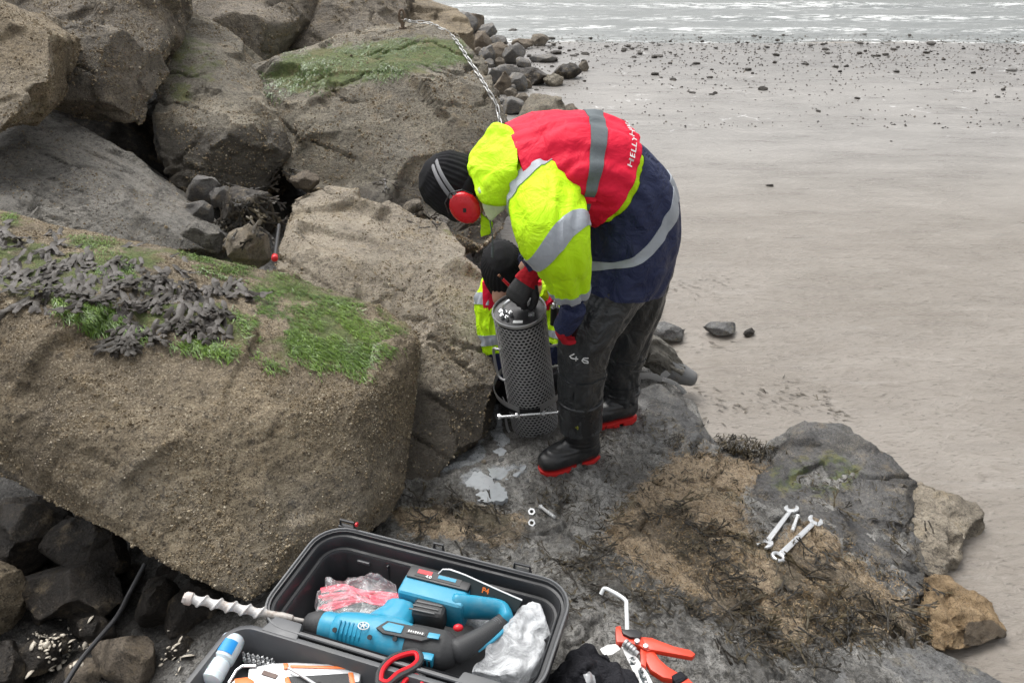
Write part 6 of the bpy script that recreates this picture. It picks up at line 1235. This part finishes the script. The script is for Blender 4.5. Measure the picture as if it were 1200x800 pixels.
G1_ = [(285, 318), (330, 322), (400, 340), (440, 362), (474, 384), (470, 404), (420, 432), (370, 426), (330, 414), (285, 392), (270, 360)]
G2_ = [(60, 350), (130, 360), (150, 385), (240, 396), (330, 424), (420, 434), (440, 448), (330, 432), (240, 412), (120, 396), (70, 374)]
G3_ = [(0, 247), (25, 252), (20, 262), (0, 260)]; G4_ = [(80, 276), (130, 280), (140, 292), (110, 300), (82, 288)]; G5_ = [(205, 286), (260, 300), (330, 318), (300, 330), (240, 316), (205, 300)]; G6_ = [(110, 305), (150, 300), (160, 330), (120, 330)]
tg = lambda u, v, rd: min(1, max(0, .45 + .4 * float(perlin(np.array([[u * .02, v * .03, 0]]), 5)[0]) + (.25 if 380 < u < 460 and 355 < v < 400 else 0) + rd.gauss(0, .2)))
strands('green_algae', M_ALGA, 'wet green algae combed over the top of the big foreground boulder', 'algae', [G1_], 7000, .024, .0010, 21, comb(.75, -.55, -.4), B1N, lift=.004, jitter=.4, tone=tg, dens=lambda p, n: float(sm(fbm(np.array([tuple(p * 9)]), 3, 4)[0], -.16, .10)))
strands('green_algae', M_ALGA, 'short green algae along the edges of the big foreground boulder', 'algae', [G2_, G3_, G4_, G5_, G6_], 5200, .024, .0012, 22, comb(.6, -.7, -.5), B1N, lift=.006, jitter=.4, tone=tg, dens=lambda p, n: float(sm(perlin(np.array([tuple(p * 9)]), 4), -.3, .2)[0]))
strands('green_algae', M_ALGA, 'green algae fringe below the chain on the squarish boulder', 'algae', [[(300, 92), (340, 62), (480, 44), (540, 48), (555, 70), (500, 84), (420, 98), (350, 112), (310, 120)]], 2400, .026, .0015, 23, comb(.1, -.4, -.9), {'boulder.002'}, jitter=.4, dens=lambda p, n: float(sm(perlin(np.array([tuple(p * 5)]), 4), -.25, .3)[0]), tone=lambda u, v, rd: rd.uniform(0, .4))
# tan turf, dark tufts and weed mats over the platform
TU = [[(760, 560), (800, 515), (880, 525), (905, 545), (870, 575), (885, 640), (960, 610), (1000, 640), (1080, 690), (1090, 740), (900, 770), (760, 700), (690, 650), (715, 600)], [(455, 610), (560, 590), (620, 610), (600, 650), (470, 640)]]
dn = lambda f, s_, a, b: (lambda p, n: float(sm(perlin(np.array([tuple(p * f)]), s_), a, b)[0]))
strands('turf', M_TURFS, 'short tan turf of weed and barnacles covering the rock platform', 'turf', TU[:1], 4500, .009, .0011, 31, lambda u, v, rd: Vector((rd.gauss(0, 1), rd.gauss(0, 1), 0)), lift=.004, segs=2, dens=dn(7, 9, -.35, .1))
strands('dark_tufts', M_DWEED, 'short black weed tufts dotted over the rock platform', 'seaweed', [[(690, 470), (830, 490), (905, 535), (1060, 560), (1085, 690), (1090, 750), (900, 790), (640, 690), (470, 640), (470, 590), (600, 580)]], 2600, .026, .0019, 32, lambda u, v, rd: Vector((rd.gauss(.3, 1), rd.gauss(-.3, 1), 0)), lift=.007, segs=3, dens=dn(5, 19, -.2, .25))
MATS = [(800, 612, 11), (822, 640, 12), (775, 598, 10), (848, 665, 11), (866, 690, 12), (880, 712, 12), (893, 735, 12), (880, 755, 12), (905, 760, 11), (965, 735, 14), (1000, 742, 13), (1045, 728, 15), (1065, 742, 10), (1030, 712, 9), (985, 705, 8), (950, 665, 9), (1060, 712, 7), (915, 690, 8), (960, 650, 7), (690, 692, 9), (735, 700, 8), (770, 706, 8), (805, 710, 8), (845, 718, 9), (665, 718, 10), (650, 705, 9), (672, 660, 7), (695, 640, 7), (716, 610, 7), (845, 748, 6), (950, 785, 6), (555, 622, 10), (522, 600, 10), (645, 655, 6), (540, 590, 7), (490, 585, 6), (905, 530, 5), (882, 548, 4), (850, 520, 5), (790, 512, 4), (1085, 610, 3), (1066, 660, 6), (1078, 690, 7), (500, 620, 8), (580, 600, 7), (980, 600, 4), (700, 660, 5)]
ribbons('seaweed_mats', M_DWEED, 'tangled mats of black brown seaweed lying over the rock platform', 'seaweed', MATS, 33, 33, (.04, .095), None, 15.5, .55)
strands('weed_fringe', M_DWEED, 'short upright weed stubs along the sand edge of the turf', 'seaweed', [[(838, 515), (885, 522), (905, 540), (890, 545), (840, 528)]], 260, .028, .003, 34, comb(.1, .1, 2), lift=.02, jitter=.3)
# wet weed on the small stone and in the gaps, and drifted bits on the sand
ribbons('seaweed', M_DWEED, 'dark wet seaweed over the stone in the gap by the tan slab', 'seaweed', [(285, 245, 13), (300, 262, 11), (270, 258, 9), (330, 205, 9), (318, 222, 8), (310, 235, 8)], 34, 35, (.05, .11))
ribbons('seaweed', M_WRACK, 'dark weed tuft at the upper edge of the tan slab', 'seaweed', [(488, 246, 8), (505, 258, 7), (455, 215, 6)], 22, 36, (.05, .10))
strands('weed_fragments', M_DWEED, 'brown weed fragments drifted onto the wet sand', 'seaweed', [[(790, 400), (850, 395), (960, 450), (1000, 490), (900, 520), (850, 510), (815, 460)], [(770, 330), (840, 320), (900, 350), (830, 372), (780, 365)]], 150, .032, .0022, 37, lambda u, v, rd: Vector((1, -.35, 0)), {'sand'}, lift=.004, jitter=.4, dens=dn(2.2, 29, -.1, .3))
# shell fragments in the dark hollow
M_SHELL = plain('shell_white', (.60, .55, .46), .5, ws=60, wear=.15, wcol=(.45, .33, .2)); rd = random.Random(12); sv = []
for k in range(4):
    V = [(math.cos(a) * (1 if i % 2 else .85) * r, math.sin(a) * .62 * r, .35 * (1 - r * r) + .05 * rd.random()) for r in (.35, 1.) for i, a in enumerate(np.linspace(0, 2 * PI, 10, endpoint=False) + .1 * rd.random())]
    Fc = [(i, (i + 1) % 10, 10 + (i + 1) % 10, 10 + i) for i in range(10)] + [tuple(range(9, -1, -1))]; me = evald(pymesh(V, Fc), ('SOLIDIFY', dict(thickness=.1))); me.materials.append(M_SHELL); sv.append(me)
for i in range(100):
    if i < 80: u, v = (rd.gauss(52, 14), rd.gauss(752, 8)) if i % 2 else (rd.gauss(72, 18), rd.gauss(762, 16))
    else: u, v = rd.gauss(205, 10), rd.gauss(772, 14)
    h = hit(u, v)
    if not h: continue
    o = mk('shell', sv[i % 4], None, loc=h[0] + h[1] * .003, label='pale broken shell lying among the stones of the dark hollow', cat='shell', group='shell fragments in the dark hollow'); s_ = rd.uniform(.003, .006) * (1 + 1.2 * (rd.random() < .25)); o.scale = (s_ * rd.uniform(.8, 1.7), s_, s_); o.rotation_euler = (rd.gauss(0, .5), rd.gauss(0, .5), rd.uniform(0, 6))

# milky drilling slurry standing in the hollows by the tube
M_SLURRY = plain('milky_slurry', (.30, .32, .335), .10, ws=30, wear=.2, wcol=(.18, .18, .18))
for q in (((538, 574), (548, 562), (556, 552), (570, 556), (580, 564), (592, 572), (594, 583), (578, 588), (562, 586), (548, 582)), ((572, 548), (586, 549), (602, 551), (616, 546), (608, 557), (592, 562), (578, 560)), ((578, 528), (586, 524), (594, 528), (592, 536), (582, 538))):
    zs = [hit(u, v)[0].z for u, v in q]; c = np.mean(q, 0); z = float(np.percentile(zs + [hit(*c)[0].z], 60)) + .003; V, Fc = [], []; n_ = len(q)
    pts = [PZ(u, v, z) for u, v in q]; pts = spline(pts + [pts[0]], 5)[:-1]; cc = sum(pts, Vector()) / len(pts); m = len(pts)
    V = [cc] + [p + Vector((rd.gauss(0, .004), rd.gauss(0, .004), 0)) for p in pts] + [p + (p - cc) * .04 - Vector((0, 0, .02)) for p in pts]
    Fc = [(0, 1 + i, 1 + (i + 1) % m) for i in range(m)] + [(1 + i, 1 + m + i, 1 + m + (i + 1) % m, 1 + (i + 1) % m) for i in range(m)]
    mk('puddle', pymesh(V, Fc, True, 50), M_SLURRY, kind='structure')

# barnacle crust on the boulders: small cones in patches, joined into one part of each boulder
M_BARN = weedmat('barnacle_shell', ((.10, .075, .048), (.27, .215, .14), (.52, .46, .36)), .8, .2)
rg = np.random.RandomState(6); OCT = np.array([(1, 0), (.3, .95), (-.8, .6), (-.8, -.6), (.3, -.95)])
for nm, n_, sz, seed in (('boulder', 26000, .0030, 1), ('boulder.001', 9000, .0036, 2), ('boulder.002', 9000, .0046, 3), ('boulder.003', 7000, .0042, 4), ('boulder.004', 11000, .0042, 5), ('boulder.005', 6000, .0036, 6), ('boulder.006', 5000, .0036, 7), ('boulder.007', 4000, .005, 8), ('boulder.008', 3000, .005, 9)):
    ob = bpy.data.objects[nm]; me = ob.data; co = getco(me); no = getno(me); lo = np.array(ob.location); w_ = co + lo; vd = np.array([0, 0, CZ]) - w_; vis = (no * vd).sum(1) > 0; u, v, d = proj(w_); vis &= (u > -60) & (u < 1260) & (v > -60) & (v < 860)
    pd = sm(fbm(w_ * 3.2, 4, 80 + seed, .65), -.16, .14) * (.25 + .75 * sm(fbm(w_ * 11, 3, 90 + seed), -.15, .15)); al_ = np.empty(len(co), np.float32); me.attributes['alga'].data.foreach_get('value', al_); pd *= vis * (1 - .85 * sm(al_, .3, .7))
    k = min(n_, int((pd > .02).sum())); ix = rg.choice(len(co), k, replace=True, p=pd / pd.sum()); N = no[ix]; tv = np.cross(N, rg.normal(size=(k, 3))); tv /= np.linalg.norm(tv, axis=1)[:, None]; bv_ = np.cross(N, tv); r = sz * rg.uniform(.5, 1.5, k) * (1 + .8 * (rg.rand(k) < .06)); c = co[ix] + (tv * rg.uniform(-1, 1, (k, 1)) + bv_ * rg.uniform(-1, 1, (k, 1))) * .006
    V = np.concatenate([(c[:, None] + r[:, None, None] * (tv[:, None] * OCT[None, :, :1] + bv_[:, None] * OCT[None, :, 1:]) - N[:, None] * .002), (c + N * (r * .75)[:, None])[:, None]], 1).reshape(-1, 3)
    T = (np.arange(k)[:, None, None] * 6 + np.array([(i, (i + 1) % 5, 5) for i in range(5)])[None]).reshape(-1, 3); bm_ = npmesh(V, T); bm_.polygons.foreach_set('use_smooth', np.zeros(len(T), bool)); attr(bm_, 'tone', np.repeat(np.clip(rg.normal(.42, .28, k), 0, 1), 6)); mk('barnacle_crust', bm_, M_BARN, ob, kind='stuff')
